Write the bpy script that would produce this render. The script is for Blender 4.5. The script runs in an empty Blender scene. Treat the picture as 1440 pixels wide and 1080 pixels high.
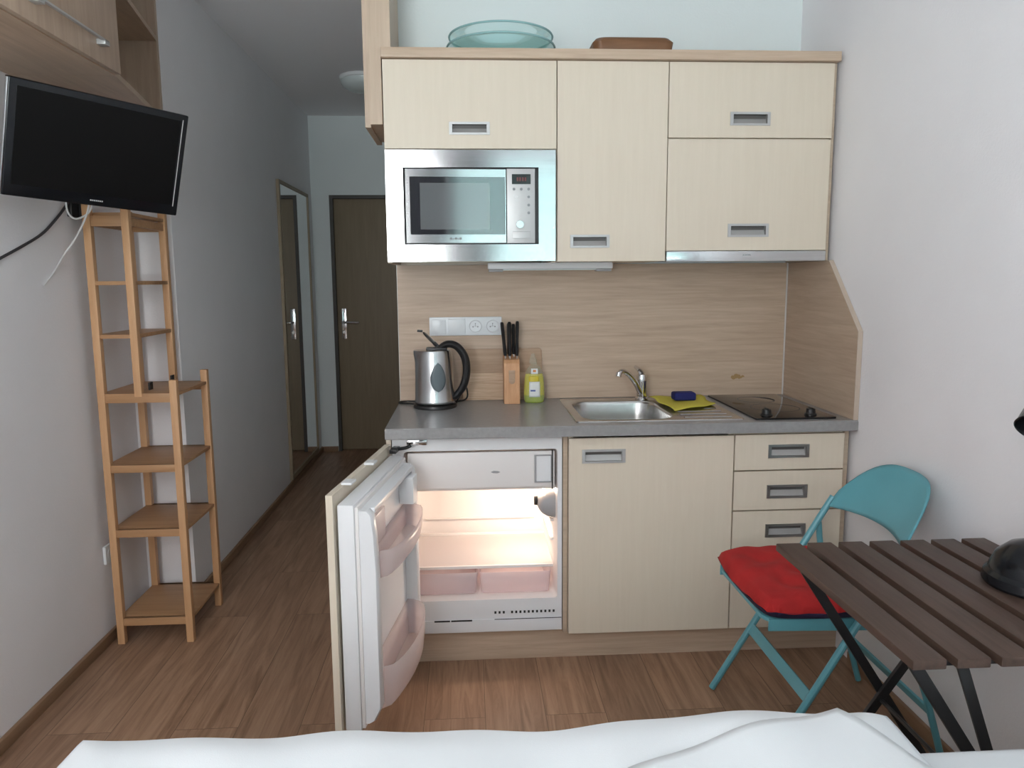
import bpy, bmesh, math, random
from mathutils import Vector, Matrix
random.seed(7)
S = bpy.context.scene
COL = S.collection
PI = math.pi

# ------------------------------------------------------------------ materials
def nodes_of(name):
    m = bpy.data.materials.new(name)
    m.use_nodes = True
    nt = m.node_tree
    return m, nt, nt.nodes['Principled BSDF']

def lin(c):
    return tuple(c) + (1.0,)

def mat(name, color, rough=.5, metal=0., spec=.5, bump=0., bscale=200., vary=0., vscale=6., coat=0., trans=0., ior=1.45, alpha=1., emit=None, estr=0., stretch=(1, 1, 1), sheen=0.):
    m, nt, b = nodes_of(name)
    b.inputs['Base Color'].default_value = lin(color)
    b.inputs['Roughness'].default_value = rough
    b.inputs['Metallic'].default_value = metal
    b.inputs['Specular IOR Level'].default_value = spec
    b.inputs['Coat Weight'].default_value = coat
    b.inputs['Transmission Weight'].default_value = trans
    b.inputs['IOR'].default_value = ior
    b.inputs['Alpha'].default_value = alpha
    b.inputs['Sheen Weight'].default_value = sheen
    if emit:
        b.inputs['Emission Color'].default_value = lin(emit)
        b.inputs['Emission Strength'].default_value = estr
    tc = nt.nodes.new('ShaderNodeTexCoord')
    mp = nt.nodes.new('ShaderNodeMapping')
    mp.inputs['Scale'].default_value = stretch
    nt.links.new(tc.outputs['Object'], mp.inputs['Vector'])
    if vary > 0:
        n = nt.nodes.new('ShaderNodeTexNoise')
        n.inputs['Scale'].default_value = vscale
        n.inputs['Detail'].default_value = 5
        nt.links.new(mp.outputs['Vector'], n.inputs['Vector'])
        r = nt.nodes.new('ShaderNodeValToRGB')
        r.color_ramp.elements[0].position = .3
        r.color_ramp.elements[1].position = .7
        r.color_ramp.elements[0].color = lin([c * (1 - vary) for c in color])
        r.color_ramp.elements[1].color = lin([min(1, c * (1 + vary)) for c in color])
        nt.links.new(n.outputs['Fac'], r.inputs['Fac'])
        nt.links.new(r.outputs['Color'], b.inputs['Base Color'])
    if bump > 0:
        n2 = nt.nodes.new('ShaderNodeTexNoise')
        n2.inputs['Scale'].default_value = bscale
        n2.inputs['Detail'].default_value = 3
        nt.links.new(mp.outputs['Vector'], n2.inputs['Vector'])
        bp = nt.nodes.new('ShaderNodeBump')
        bp.inputs['Strength'].default_value = bump
        bp.inputs['Distance'].default_value = .002
        nt.links.new(n2.outputs['Fac'], bp.inputs['Height'])
        nt.links.new(bp.outputs['Normal'], b.inputs['Normal'])
    return m

def wood(name, c_dark, c_light, grain='x', scale=5., rough=.45, ratio=14., contrast=(.3, .7), bump=.05, spec=.4):
    """wood veneer: noise drawn out along the grain axis"""
    m, nt, b = nodes_of(name)
    b.inputs['Roughness'].default_value = rough
    b.inputs['Specular IOR Level'].default_value = spec
    tc = nt.nodes.new('ShaderNodeTexCoord')
    mp = nt.nodes.new('ShaderNodeMapping')
    s = [ratio, ratio, ratio]
    s['xyz'.index(grain)] = 1.
    mp.inputs['Scale'].default_value = s
    nt.links.new(tc.outputs['Object'], mp.inputs['Vector'])
    n = nt.nodes.new('ShaderNodeTexNoise')
    n.inputs['Scale'].default_value = scale
    n.inputs['Detail'].default_value = 8
    n.inputs['Roughness'].default_value = .62
    n.inputs['Distortion'].default_value = .4
    nt.links.new(mp.outputs['Vector'], n.inputs['Vector'])
    r = nt.nodes.new('ShaderNodeValToRGB')
    r.color_ramp.elements[0].position = contrast[0]
    r.color_ramp.elements[1].position = contrast[1]
    r.color_ramp.elements[0].color = lin(c_dark)
    r.color_ramp.elements[1].color = lin(c_light)
    nt.links.new(n.outputs['Fac'], r.inputs['Fac'])
    nt.links.new(r.outputs['Color'], b.inputs['Base Color'])
    bp = nt.nodes.new('ShaderNodeBump')
    bp.inputs['Strength'].default_value = bump
    bp.inputs['Distance'].default_value = .001
    nt.links.new(n.outputs['Fac'], bp.inputs['Height'])
    nt.links.new(bp.outputs['Normal'], b.inputs['Normal'])
    return m

def floor_mat():
    m, nt, b = nodes_of('oak_laminate_planks')
    tc = nt.nodes.new('ShaderNodeTexCoord')
    mp = nt.nodes.new('ShaderNodeMapping')
    mp.inputs['Rotation'].default_value = (0, 0, PI / 2)
    mp.inputs['Location'].default_value = (.37, .12, 0)
    nt.links.new(tc.outputs['Object'], mp.inputs['Vector'])
    br = nt.nodes.new('ShaderNodeTexBrick')
    br.inputs['Color1'].default_value = (.20, .20, .20, 1)
    br.inputs['Color2'].default_value = (.80, .80, .80, 1)
    br.inputs['Mortar'].default_value = (0, 0, 0, 1)
    br.inputs['Scale'].default_value = 1
    br.inputs['Mortar Size'].default_value = .0009
    br.inputs['Bias'].default_value = 0
    br.inputs['Brick Width'].default_value = 1.25
    br.inputs['Row Height'].default_value = .19
    br.offset = .37
    nt.links.new(mp.outputs['Vector'], br.inputs['Vector'])
    mg = nt.nodes.new('ShaderNodeMapping')
    mg.inputs['Scale'].default_value = (16, 1.1, 1)
    nt.links.new(tc.outputs['Object'], mg.inputs['Vector'])
    ad = nt.nodes.new('ShaderNodeVectorMath')
    ad.operation = 'MULTIPLY_ADD'
    ad.inputs[1].default_value = (9, 9, 9)
    nt.links.new(br.outputs['Color'], ad.inputs[0])
    nt.links.new(mg.outputs['Vector'], ad.inputs[2])
    n = nt.nodes.new('ShaderNodeTexNoise')
    n.inputs['Scale'].default_value = 2.2
    n.inputs['Detail'].default_value = 8
    n.inputs['Roughness'].default_value = .65
    n.inputs['Distortion'].default_value = .8
    nt.links.new(ad.outputs['Vector'], n.inputs['Vector'])
    r = nt.nodes.new('ShaderNodeValToRGB')
    e = r.color_ramp.elements
    e[0].position = .25
    e[0].color = lin(FLOOR[0])
    e[1].position = .75
    e[1].color = lin(FLOOR[2])
    k = e.new(.5)
    k.color = lin(FLOOR[1])
    nt.links.new(n.outputs['Fac'], r.inputs['Fac'])
    mx = nt.nodes.new('ShaderNodeMix')
    mx.data_type = 'RGBA'
    mx.blend_type = 'OVERLAY'
    mx.inputs[0].default_value = .20
    nt.links.new(r.outputs['Color'], mx.inputs[6])
    nt.links.new(br.outputs['Color'], mx.inputs[7])
    # joints between planks
    mj = nt.nodes.new('ShaderNodeMix')
    mj.data_type = 'RGBA'
    mj.inputs[7].default_value = (.10, .058, .034, 1)
    nt.links.new(br.outputs['Fac'], mj.inputs[0])
    nt.links.new(mx.outputs[2], mj.inputs[6])
    nt.links.new(mj.outputs[2], b.inputs['Base Color'])
    b.inputs['Roughness'].default_value = .42
    b.inputs['Specular IOR Level'].default_value = .4
    bp = nt.nodes.new('ShaderNodeBump')
    bp.inputs['Strength'].default_value = .08
    bp.inputs['Distance'].default_value = .001
    nt.links.new(n.outputs['Fac'], bp.inputs['Height'])
    nt.links.new(bp.outputs['Normal'], b.inputs['Normal'])
    return m

def pane_mat(name, tint, refl=.06):
    """thin clear pane: mostly see-through with a mirror-like reflection"""
    m = bpy.data.materials.new(name)
    m.use_nodes = True
    nt = m.node_tree
    nt.nodes.clear()
    out = nt.nodes.new('ShaderNodeOutputMaterial')
    t = nt.nodes.new('ShaderNodeBsdfTransparent')
    t.inputs['Color'].default_value = lin(tint)
    g = nt.nodes.new('ShaderNodeBsdfGlossy')
    g.inputs['Roughness'].default_value = .02
    mx = nt.nodes.new('ShaderNodeMixShader')
    mx.inputs[0].default_value = refl
    nt.links.new(t.outputs[0], mx.inputs[1])
    nt.links.new(g.outputs[0], mx.inputs[2])
    nt.links.new(mx.outputs[0], out.inputs['Surface'])
    return m

def glass_dish_mat(name, tint):
    """greenish kitchen glass: see-through face on, more coloured and mirroring at grazing angles"""
    m = bpy.data.materials.new(name)
    m.use_nodes = True
    nt = m.node_tree
    nt.nodes.clear()
    out = nt.nodes.new('ShaderNodeOutputMaterial')
    t = nt.nodes.new('ShaderNodeBsdfTransparent')
    t.inputs['Color'].default_value = lin(tint)
    g = nt.nodes.new('ShaderNodeBsdfGlossy')
    g.inputs['Roughness'].default_value = .05
    g.inputs['Color'].default_value = (.75, .95, .93, 1)
    lw = nt.nodes.new('ShaderNodeLayerWeight')
    lw.inputs['Blend'].default_value = .25
    mx = nt.nodes.new('ShaderNodeMixShader')
    ml = nt.nodes.new('ShaderNodeMath'); ml.operation = 'MULTIPLY'; ml.inputs[1].default_value = .4
    nt.links.new(lw.outputs['Fresnel'], ml.inputs[0])
    nt.links.new(ml.outputs[0], mx.inputs[0])
    nt.links.new(t.outputs[0], mx.inputs[1])
    nt.links.new(g.outputs[0], mx.inputs[2])
    nt.links.new(mx.outputs[0], out.inputs['Surface'])
    return m

def milky_mat(name, color, see=.45, rough=.25):
    """translucent moulded plastic"""
    m, nt, b = nodes_of(name)
    b.inputs['Base Color'].default_value = lin(color)
    b.inputs['Roughness'].default_value = rough
    out = nt.nodes['Material Output']
    t = nt.nodes.new('ShaderNodeBsdfTransparent')
    t.inputs['Color'].default_value = lin([min(1, c * 1.15) for c in color])
    tl = nt.nodes.new('ShaderNodeBsdfTranslucent')
    tl.inputs['Color'].default_value = lin(color)
    m1 = nt.nodes.new('ShaderNodeMixShader')
    m1.inputs[0].default_value = .4
    nt.links.new(b.outputs[0], m1.inputs[1])
    nt.links.new(tl.outputs[0], m1.inputs[2])
    m2 = nt.nodes.new('ShaderNodeMixShader')
    m2.inputs[0].default_value = see
    nt.links.new(m1.outputs[0], m2.inputs[1])
    nt.links.new(t.outputs[0], m2.inputs[2])
    nt.links.new(m2.outputs[0], out.inputs['Surface'])
    return m

FLOOR = ((.15, .082, .047), (.295, .175, .11), (.41, .26, .17))
M = {}
M['floor'] = floor_mat()
M['wall'] = mat('painted_plaster', (.80, .79, .81), .9, bump=.35, bscale=140, vary=.02, vscale=3)
M['wall_mint'] = mat('faint_mint_plaster', (.74, .795, .80), .9, bump=.3, bscale=140, vary=.015, vscale=3)
M['ceiling'] = mat('ceiling_paint', (.83, .82, .84), .95, bump=.2, bscale=120)
M['cream'] = wood('cream_veneer', (.665, .585, .475), (.70, .62, .51), 'z', 4., .42, 18, (.25, .75), .02)
M['ply_edge'] = wood('cabinet_edge', (.42, .335, .25), (.52, .42, .32), 'x', 5, .5)
M['oak_x'] = wood('bleached_oak_lengthwise', (.44, .325, .235), (.60, .465, .355), 'x', 3.2, .42, 16, (.3, .72), .05)
M['oak_y'] = wood('bleached_oak_deep', (.42, .31, .225), (.56, .435, .33), 'y', 3.2, .42, 16, (.3, .72), .05)
M['oak_z'] = wood('bleached_oak_upright', (.46, .35, .26), (.57, .45, .345), 'z', 3.2, .42, 16, (.3, .72), .05)
M['oak_edge'] = mat('oak_edge_band', (.52, .43, .35), .45)
M['wardrobe_z'] = wood('brown_veneer_upright', (.40, .295, .22), (.50, .38, .29), 'z', 3., .4, 14, (.3, .7), .04)
M['wardrobe_y'] = wood('brown_veneer_long', (.40, .285, .20), (.53, .39, .28), 'y', 3., .4, 14, (.3, .7), .04)
M['shelf_z'] = wood('birch_upright', (.52, .295, .15), (.62, .37, .20), 'z', 4., .42, 14)
M['shelf_x'] = wood('birch_across', (.36, .195, .095), (.48, .275, .14), 'x', 4., .42, 14)
M['door_wood'] = wood('brown_door_veneer', (.225, .175, .112), (.265, .21, .14), 'z', 3., .5, 14, (.3, .7), .03)
M['door_frame'] = mat('dark_steel_frame', (.06, .055, .05), .5)
M['frame_wood'] = wood('mirror_frame_wood', (.28, .22, .15), (.36, .29, .2), 'z', 4., .45)
M['skirt'] = wood('skirting_wood', (.22, .13, .075), (.29, .18, .11), 'y', 4., .45)
M['slat'] = wood('dark_stained_acacia', (.048, .028, .020), (.085, .051, .038), 'y', 5., .5, 16)
M['worktop'] = mat('grey_laminate', (.285, .28, .28), .28, vary=.08, vscale=60, spec=.55)
M['steel'] = mat('brushed_steel', (.66, .67, .68), .13, 1., vary=.05, vscale=30, stretch=(.2, 1, 9))
M['steel_dark'] = mat('satin_nickel', (.42, .41, .40), .35, 1.)
M['alu'] = mat('satin_aluminium', (.50, .50, .50), .42, .45)
M['grip'] = mat('grip_undercut_shade', (.11, .105, .10), .5)  # shade under the handle lip, put into the colour of the recess
M['grip_lip'] = mat('grip_lip', (.42, .41, .40), .45, .4)
M['chrome'] = mat('chrome', (.75, .75, .76), .1, 1.)
M['sink_steel'] = mat('sink_steel', (.55, .55, .54), .27, 1., vary=.04, vscale=50)
M['kettle_steel'] = mat('kettle_steel', (.50, .51, .52), .25, 1.)
M['black_glass'] = mat('black_ceramic_glass', (.010, .009, .009), .06, spec=.42)
M['smoked'] = mat('oven_door_glass', (.02, .022, .027), .05, spec=.5, ior=2.8)
M['screen_mesh'] = mat('oven_window_screen', (.15, .16, .165), .06, spec=.5, ior=2.6)
M['zone'] = mat('zone_print', (.05, .05, .05), .4)
M['black'] = mat('black_plastic', (.014, .014, .015), .38)
M['gloss_black'] = mat('gloss_black_plastic', (.006, .007, .009), .18, spec=.4)
M['tv_panel'] = mat('dark_tv_panel', (.004, .004, .004), .35, spec=.18)
M['grey_plastic'] = mat('grey_plastic', (.33, .33, .34), .45)
M['white'] = mat('white_plastic', (.74, .75, .76), .32)
M['fridge'] = mat('fridge_enamel', (.76, .77, .79), .3)
M['fridge_liner'] = mat('fridge_liner', (.78, .75, .74), .38)
M['crisper'] = milky_mat('crisper_plastic', (.78, .72, .74), .42)
M['bin'] = milky_mat('door_bin_plastic', (.90, .84, .84), .58)
M['shelf_glass'] = milky_mat('fridge_shelf_glass', (.93, .91, .90), .55, .15)
M['dish'] = glass_dish_mat('aqua_glass', (.92, .985, .985))
M['dish_edge'] = mat('aqua_glass_rim', (.27, .46, .47), .12, spec=.6)
M['slat_blind'] = milky_mat('blind_slat', (.56, .66, .66), .0, .4)
M['pane'] = pane_mat('window_pane', (.96, .98, .98), .05)
M['mirror'] = mat('silvered_mirror', (.80, .82, .82), .015, 1.)
M['turq'] = mat('turquoise_enamel', (.115, .345, .40), .36, vary=.04, vscale=8, spec=.5)
M['red'] = mat('red_cotton', (.37, .012, .012), .85, bump=.3, bscale=300, vary=.14, vscale=14)
M['cotton'] = mat('white_cotton', (.72, .745, .765), .9, bump=.15, bscale=500, sheen=.1)
M['mattress'] = mat('white_sheet', (.68, .70, .72), .9, bump=.1, bscale=500)
M['yellow'] = mat('yellow_cloth', (.60, .52, .07), .9, bump=.3, bscale=400)
M['blue'] = mat('dark_blue_sponge', (.016, .02, .12), .95, bump=.8, bscale=260)
M['beech'] = wood('beech_block', (.52, .27, .13), (.66, .37, .20), 'z', 5., .5, 12)
M['board_dark'] = wood('chopping_board_brown', (.36, .24, .155), (.48, .335, .23), 'x', 5., .55, 18)
M['board_light'] = wood('chopping_board_pale', (.46, .31, .20), (.66, .49, .35), 'x', 7., .55, 24, (.35, .65))
M['tray'] = wood('dark_brown_tray', (.15, .068, .030), (.22, .11, .055), 'x', 6., .5, 8)
M['soap'] = mat('yellow_soap', (.66, .60, .02), .15, trans=.15, ior=1.4)
M['soap_green'] = mat('green_soap', (.36, .46, .02), .15, trans=.15, ior=1.4)
M['clear'] = milky_mat('clear_plastic', (.85, .86, .82), .78, .10)
M['label_white'] = mat('label_white', (.74, .76, .74), .5)
M['label_orange'] = mat('label_orange', (.62, .22, .06), .5)
M['label_blue'] = mat('label_blue', (.03, .07, .3), .5)
M['label_gold'] = mat('label_gold', (.60, .48, .03), .4)
M['gauge'] = mat('water_gauge', (.12, .15, .165), .15, spec=.7)
M['lamp_glass'] = mat('opal_glass', (.62, .68, .68), .25)
M['bulb'] = mat('fridge_bulb', (1, .9, .7), .3, emit=(1, .78, .58), estr=40)
M['socket'] = mat('white_socket', (.74, .77, .79), .3)
M['mark'] = mat('grey_print', (.25, .26, .27), .5)
M['silver_print'] = mat('silver_print', (.5, .5, .5), .4)
M['display'] = mat('display_glass', (.018, .02, .02), .12)
M['red_led'] = mat('red_led_digits', (.16, .03, .03), .4)
M['dark_gap'] = mat('dark_slot', (.02, .02, .02), .7)
M['silicone'] = mat('pale_sealant', (.62, .60, .58), .4)
M['stain'] = mat('stain_brown', (.36, .23, .10), .5)
M['white_cable'] = mat('white_cable', (.70, .70, .70), .5)
M['dark_cable'] = mat('dark_cable', (.045, .045, .05), .5)
M['concrete'] = mat('outside_reveal', (.6, .6, .6), .8)
M['curtain'] = mat('added_curtain_cloth', (.12, .115, .13), .9)
M['navy'] = mat('navy_fabric', (.03, .02, .06), .9)

# ------------------------------------------------------------------ mesh builder
class MB:
    def __init__(self):
        self.bm = bmesh.new()
        self.mi = 0
        self.mats = []
    def use(self, m):
        if m not in self.mats:
            self.mats.append(m)
        self.mi = self.mats.index(m)
        return self
    def _tag(self, faces):
        for f in faces:
            f.material_index = self.mi
    def box(self, x0, x1, y0, y1, z0, z1, bev=0., seg=2):
        bm = self.bm
        co = [(x, y, z) for x in (x0, x1) for y in (y0, y1) for z in (z0, z1)]
        v = [bm.verts.new(c) for c in co]
        q = [(0, 1, 3, 2), (4, 6, 7, 5), (0, 4, 5, 1), (2, 3, 7, 6), (0, 2, 6, 4), (1, 5, 7, 3)]
        fs = [bm.faces.new([v[i] for i in f]) for f in q]
        self._tag(fs)
        if bev > 0:
            es = list({e for f in fs for e in f.edges})
            r = bmesh.ops.bevel(bm, geom=es, offset=bev, segments=seg, affect='EDGES', profile=.6)
            self._tag(r['faces'])
        return v
    def obox(self, c, ax, ay, az, bev=0.):
        """box from centre and three half-axis vectors"""
        bm = self.bm
        c, ax, ay, az = Vector(c), Vector(ax), Vector(ay), Vector(az)
        v = [bm.verts.new(c + ax * i + ay * j + az * k) for i in (-1, 1) for j in (-1, 1) for k in (-1, 1)]
        q = [(0, 1, 3, 2), (4, 6, 7, 5), (0, 4, 5, 1), (2, 3, 7, 6), (0, 2, 6, 4), (1, 5, 7, 3)]
        fs = [bm.faces.new([v[i] for i in f]) for f in q]
        self._tag(fs)
        if bev > 0:
            es = list({e for f in fs for e in f.edges})
            r = bmesh.ops.bevel(bm, geom=es, offset=bev, segments=2, affect='EDGES', profile=.6)
            self._tag(r['faces'])
    def bar(self, p0, p1, w, t, side=(0, 1, 0), bev=0.):
        """flat bar from p0 to p1: width w in the plane across `side`, thickness t along side"""
        p0, p1 = Vector(p0), Vector(p1)
        d = (p1 - p0)
        L = d.length
        d.normalize()
        s = Vector(side)
        s = (s - d * s.dot(d)).normalized()
        n = d.cross(s)
        self.obox((p0 + p1) / 2, d * L / 2, n * w / 2, s * t / 2, bev)
    def grid(self, rows, close_u=False, close_v=False, cap0=False, cap1=False):
        bm = self.bm
        V = [[bm.verts.new(p) for p in r] for r in rows]
        nr, nc = len(V), len(V[0])
        fs = []
        for i in range(nr if close_v else nr - 1):
            for j in range(nc if close_u else nc - 1):
                a, b = V[i][j], V[i][(j + 1) % nc]
                c, d = V[(i + 1) % nr][(j + 1) % nc], V[(i + 1) % nr][j]
                try:
                    fs.append(bm.faces.new((a, b, c, d)))
                except ValueError:
                    pass
        if cap0:
            fs.append(bm.faces.new(list(reversed(V[0]))))
        if cap1:
            fs.append(bm.faces.new(V[-1]))
        self._tag(fs)
        return V
    def tube(self, pts, r, seg=10, smooth=4, caps=True, flat=1.):
        """round tube through points (Catmull-Rom smoothed)"""
        P = [Vector(p) for p in pts]
        if smooth > 1 and len(P) > 2:
            Q = []
            for i in range(len(P) - 1):
                p0 = P[max(0, i - 1)]
                p1, p2 = P[i], P[i + 1]
                p3 = P[min(len(P) - 1, i + 2)]
                for k in range(smooth):
                    t = k / smooth
                    Q.append(.5 * ((2 * p1) + (p2 - p0) * t + (2 * p0 - 5 * p1 + 4 * p2 - p3) * t * t + (3 * p1 - p0 - 3 * p2 + p3) * t ** 3))
            Q.append(P[-1])
            P = Q
        rr = r if callable(r) else (lambda t: r)
        rows = []
        up = Vector((0, 0, 1))
        t0 = (P[1] - P[0]).normalized()
        if abs(t0.dot(up)) > .95:
            up = Vector((0, 1, 0))
        n = (up - t0 * up.dot(t0)).normalized()
        for i, p in enumerate(P):
            t = (P[min(i + 1, len(P) - 1)] - P[max(i - 1, 0)]).normalized()
            n = (n - t * n.dot(t)).normalized()
            b = t.cross(n)
            rad = rr(i / (len(P) - 1))
            rows.append([p + (n * math.cos(a) + b * math.sin(a) * flat) * rad for a in [2 * PI * k / seg for k in range(seg)]])
        self.grid(rows, close_u=True, cap0=caps, cap1=caps)
    def cyl(self, p0, p1, r0, r1=None, seg=24):
        if r1 is None:
            r1 = r0
        p0, p1 = Vector(p0), Vector(p1)
        t = (p1 - p0).normalized()
        up = Vector((0, 0, 1)) if abs(t.z) < .95 else Vector((1, 0, 0))
        n = (up - t * up.dot(t)).normalized()
        b = t.cross(n)
        rows = [[p + (n * math.cos(a) + b * math.sin(a)) * r for a in [2 * PI * k / seg for k in range(seg)]] for p, r in ((p0, r0), (p1, r1))]
        self.grid(rows, close_u=True, cap0=True, cap1=True)
    def lathe(self, prof, c, seg=40, sx=1., sy=1., cap0=True, cap1=True):
        rows = [[(c[0] + r * math.cos(a) * sx, c[1] + r * math.sin(a) * sy, c[2] + z) for a in [2 * PI * k / seg for k in range(seg)]] for r, z in prof]
        self.grid(rows, close_u=True, cap0=cap0, cap1=cap1)
    def prism(self, poly, axis, t0, t1, bev=0.):
        """extrude a 2-D polygon along axis; poly coords are the other two axes in order"""
        def P(a, b, t):
            return {'x': (t, a, b), 'y': (a, t, b), 'z': (a, b, t)}[axis]
        bm = self.bm
        A = [bm.verts.new(P(a, b, t0)) for a, b in poly]
        B = [bm.verts.new(P(a, b, t1)) for a, b in poly]
        fs = [bm.faces.new(A), bm.faces.new(B)]
        n = len(poly)
        for i in range(n):
            fs.append(bm.faces.new((A[i], A[(i + 1) % n], B[(i + 1) % n], B[i])))
        self._tag(fs)
        if bev > 0:
            es = list({e for f in fs for e in f.edges})
            r = bmesh.ops.bevel(bm, geom=es, offset=bev, segments=2, affect='EDGES', profile=.6)
            self._tag(r['faces'])
    def holed(self, axis, a, b, ha, hb, t0, t1):
        """slab with a rectangular hole; axis is the thickness axis"""
        def P(u, v, t):
            return {'x': (t, u, v), 'y': (u, t, v), 'z': (u, v, t)}[axis]
        bm = self.bm
        A = [a[0], ha[0], ha[1], a[1]]
        B = [b[0], hb[0], hb[1], b[1]]
        V = [[[bm.verts.new(P(A[i], B[j], t)) for t in (t0, t1)] for j in range(4)] for i in range(4)]
        fs = []
        for i in range(3):
            for j in range(3):
                if i == 1 and j == 1:
                    continue
                for k in (0, 1):
                    fs.append(bm.faces.new((V[i][j][k], V[i + 1][j][k], V[i + 1][j + 1][k], V[i][j + 1][k])))
        def side(p, q):
            fs.append(bm.faces.new((V[p[0]][p[1]][0], V[q[0]][q[1]][0], V[q[0]][q[1]][1], V[p[0]][p[1]][1])))
        for i in range(3):
            side((i, 0), (i + 1, 0)); side((i, 3), (i + 1, 3)); side((0, i), (0, i + 1)); side((3, i), (3, i + 1))
        side((1, 1), (2, 1)); side((1, 2), (2, 2)); side((1, 1), (1, 2)); side((2, 1), (2, 2))
        self._tag(fs)
    def build(self, name, m=None, parent=None, angle=35, solid=0., sub=0, origin=None):
        bm = self.bm
        bmesh.ops.recalc_face_normals(bm, faces=bm.faces[:])
        me = bpy.data.meshes.new(name)
        mats = self.mats if self.mats else [m]
        if parent is not None:
            off = ORI[parent.name]
        else:
            xs = [v.co for v in bm.verts]
            if origin is None:
                off = Vector(((min(c.x for c in xs) + max(c.x for c in xs)) / 2, (min(c.y for c in xs) + max(c.y for c in xs)) / 2, min(c.z for c in xs)))
            else:
                off = Vector(origin)
        bmesh.ops.translate(bm, verts=bm.verts[:], vec=-off)
        for f in bm.faces:
            f.smooth = True
        bm.to_mesh(me)
        bm.free()
        for x in mats:
            me.materials.append(x)
        me.set_sharp_from_angle(angle=math.radians(angle))
        o = bpy.data.objects.new(name, me)
        COL.objects.link(o)
        ORI[o.name] = off
        if parent is not None:
            o.parent = parent
        else:
            o.location = off
        if solid:
            md = o.modifiers.new('thickness', 'SOLIDIFY')
            md.thickness = solid
            md.offset = 0
        if sub:
            md = o.modifiers.new('smooth', 'SUBSURF')
            md.levels = sub
            md.render_levels = sub
        return o

ORI = {}
def tag(o, label, cat, group=None, kind=None):
    o['label'] = label
    o['category'] = cat
    if group:
        o['group'] = group
    if kind:
        o['kind'] = kind
    return o
def thing(name, label, cat, loc=(0, 0, 0), group=None, local=False, rot=None):
    o = bpy.data.objects.new(name, None)
    o.empty_display_size = .05
    COL.objects.link(o)
    o.location = loc
    if rot is not None:
        o.rotation_euler = rot
    ORI[o.name] = Vector((0, 0, 0)) if local else Vector(loc)
    return tag(o, label, cat, group)
def struct(o, label, cat):
    return tag(o, label, cat, kind='structure')
def rrect(x0, x1, y0, y1, r, n=6):
    """rounded rectangle, counter-clockwise list of (x, y)"""
    out = []
    for cx, cy, a0 in ((x1 - r, y1 - r, 0), (x0 + r, y1 - r, PI / 2), (x0 + r, y0 + r, PI), (x1 - r, y0 + r, 1.5 * PI)):
        for k in range(n + 1):
            a = a0 + PI / 2 * k / n
            out.append((cx + r * math.cos(a), cy + r * math.sin(a)))
    return out

# ------------------------------------------------------------------ camera
F = 1057.0
cam_p = Vector((.2856, -3.0807, 1.3583))
pi_, ya, ro = math.radians(7.94), math.radians(3.285), math.radians(-.434)
fw = Vector((math.sin(ya) * math.cos(pi_), math.cos(ya) * math.cos(pi_), -math.sin(pi_)))
rt = Vector((math.cos(ya), -math.sin(ya), 0))
upv = rt.cross(fw)
r2 = rt * math.cos(ro) + upv * math.sin(ro)
u2 = -rt * math.sin(ro) + upv * math.cos(ro)
cd = bpy.data.cameras.new('camera')
cd.sensor_fit = 'HORIZONTAL'
cd.sensor_width = 36
cd.lens = F / 1440 * 36
cd.clip_start = .05
cam = bpy.data.objects.new('camera', cd)
COL.objects.link(cam)
mw = Matrix((r2, u2, -fw)).transposed().to_4x4()
mw.translation = cam_p
cam.matrix_world = mw
S.camera = cam

# ------------------------------------------------------------------ the setting
CZ = 2.593
XL, XR, XH, YF, YD = -1.10, 1.626, -.903, -3.85, 2.90
b = MB(); b.box(-1.3, 1.8, -4.0, 3.05, -.06, 0)
struct(b.build('floor', M['floor']), 'brown oak laminate plank floor', 'floor')
b = MB(); b.box(-1.3, 1.8, -4.0, 3.05, CZ, CZ + .06)
struct(b.build('ceiling', M['ceiling']), 'plain grey-white ceiling over room and hallway', 'ceiling')
b = MB(); b.box(XL - .15, XL, -4.0, .085, 0, CZ)
struct(b.build('wall_left', M['wall']), 'rough pale grey wall behind the television and wooden shelf', 'wall')
b = MB(); b.box(XL - .15, XH, .085, 3.05, 0, CZ)
struct(b.build('wall_hall', M['wall']), 'grey hallway wall with the framed mirror, stepping out from the left wall', 'wall')
DX0, DX1, DH = -.745, .055, 1.985
b = MB()
b.box(XH, DX0 - .022, YD, YD + .12, 0, CZ)
b.box(DX0 - .022, .0, YD, YD + .12, DH + .022, CZ)
b.box(XH, .1, YD + .10, YD + .15, 0, DH + .05)  # unseen backing added behind the door to stop light leaking under it
struct(b.build('wall_far', M['wall_mint']), 'end wall of the hallway around the brown door', 'wall')
b = MB(); b.box(0.0, XR + .12, 0.0, 3.05, 0, CZ)
struct(b.build('wall_back', M['wall_mint']), 'white wall behind and above the kitchen units', 'wall')
b = MB(); b.box(XR, XR + .12, -4.0, 0.0, 0, CZ)
struct(b.build('wall_right', M['wall']), 'pale grey wall right of the kitchen, behind the chair and table', 'wall')
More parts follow.
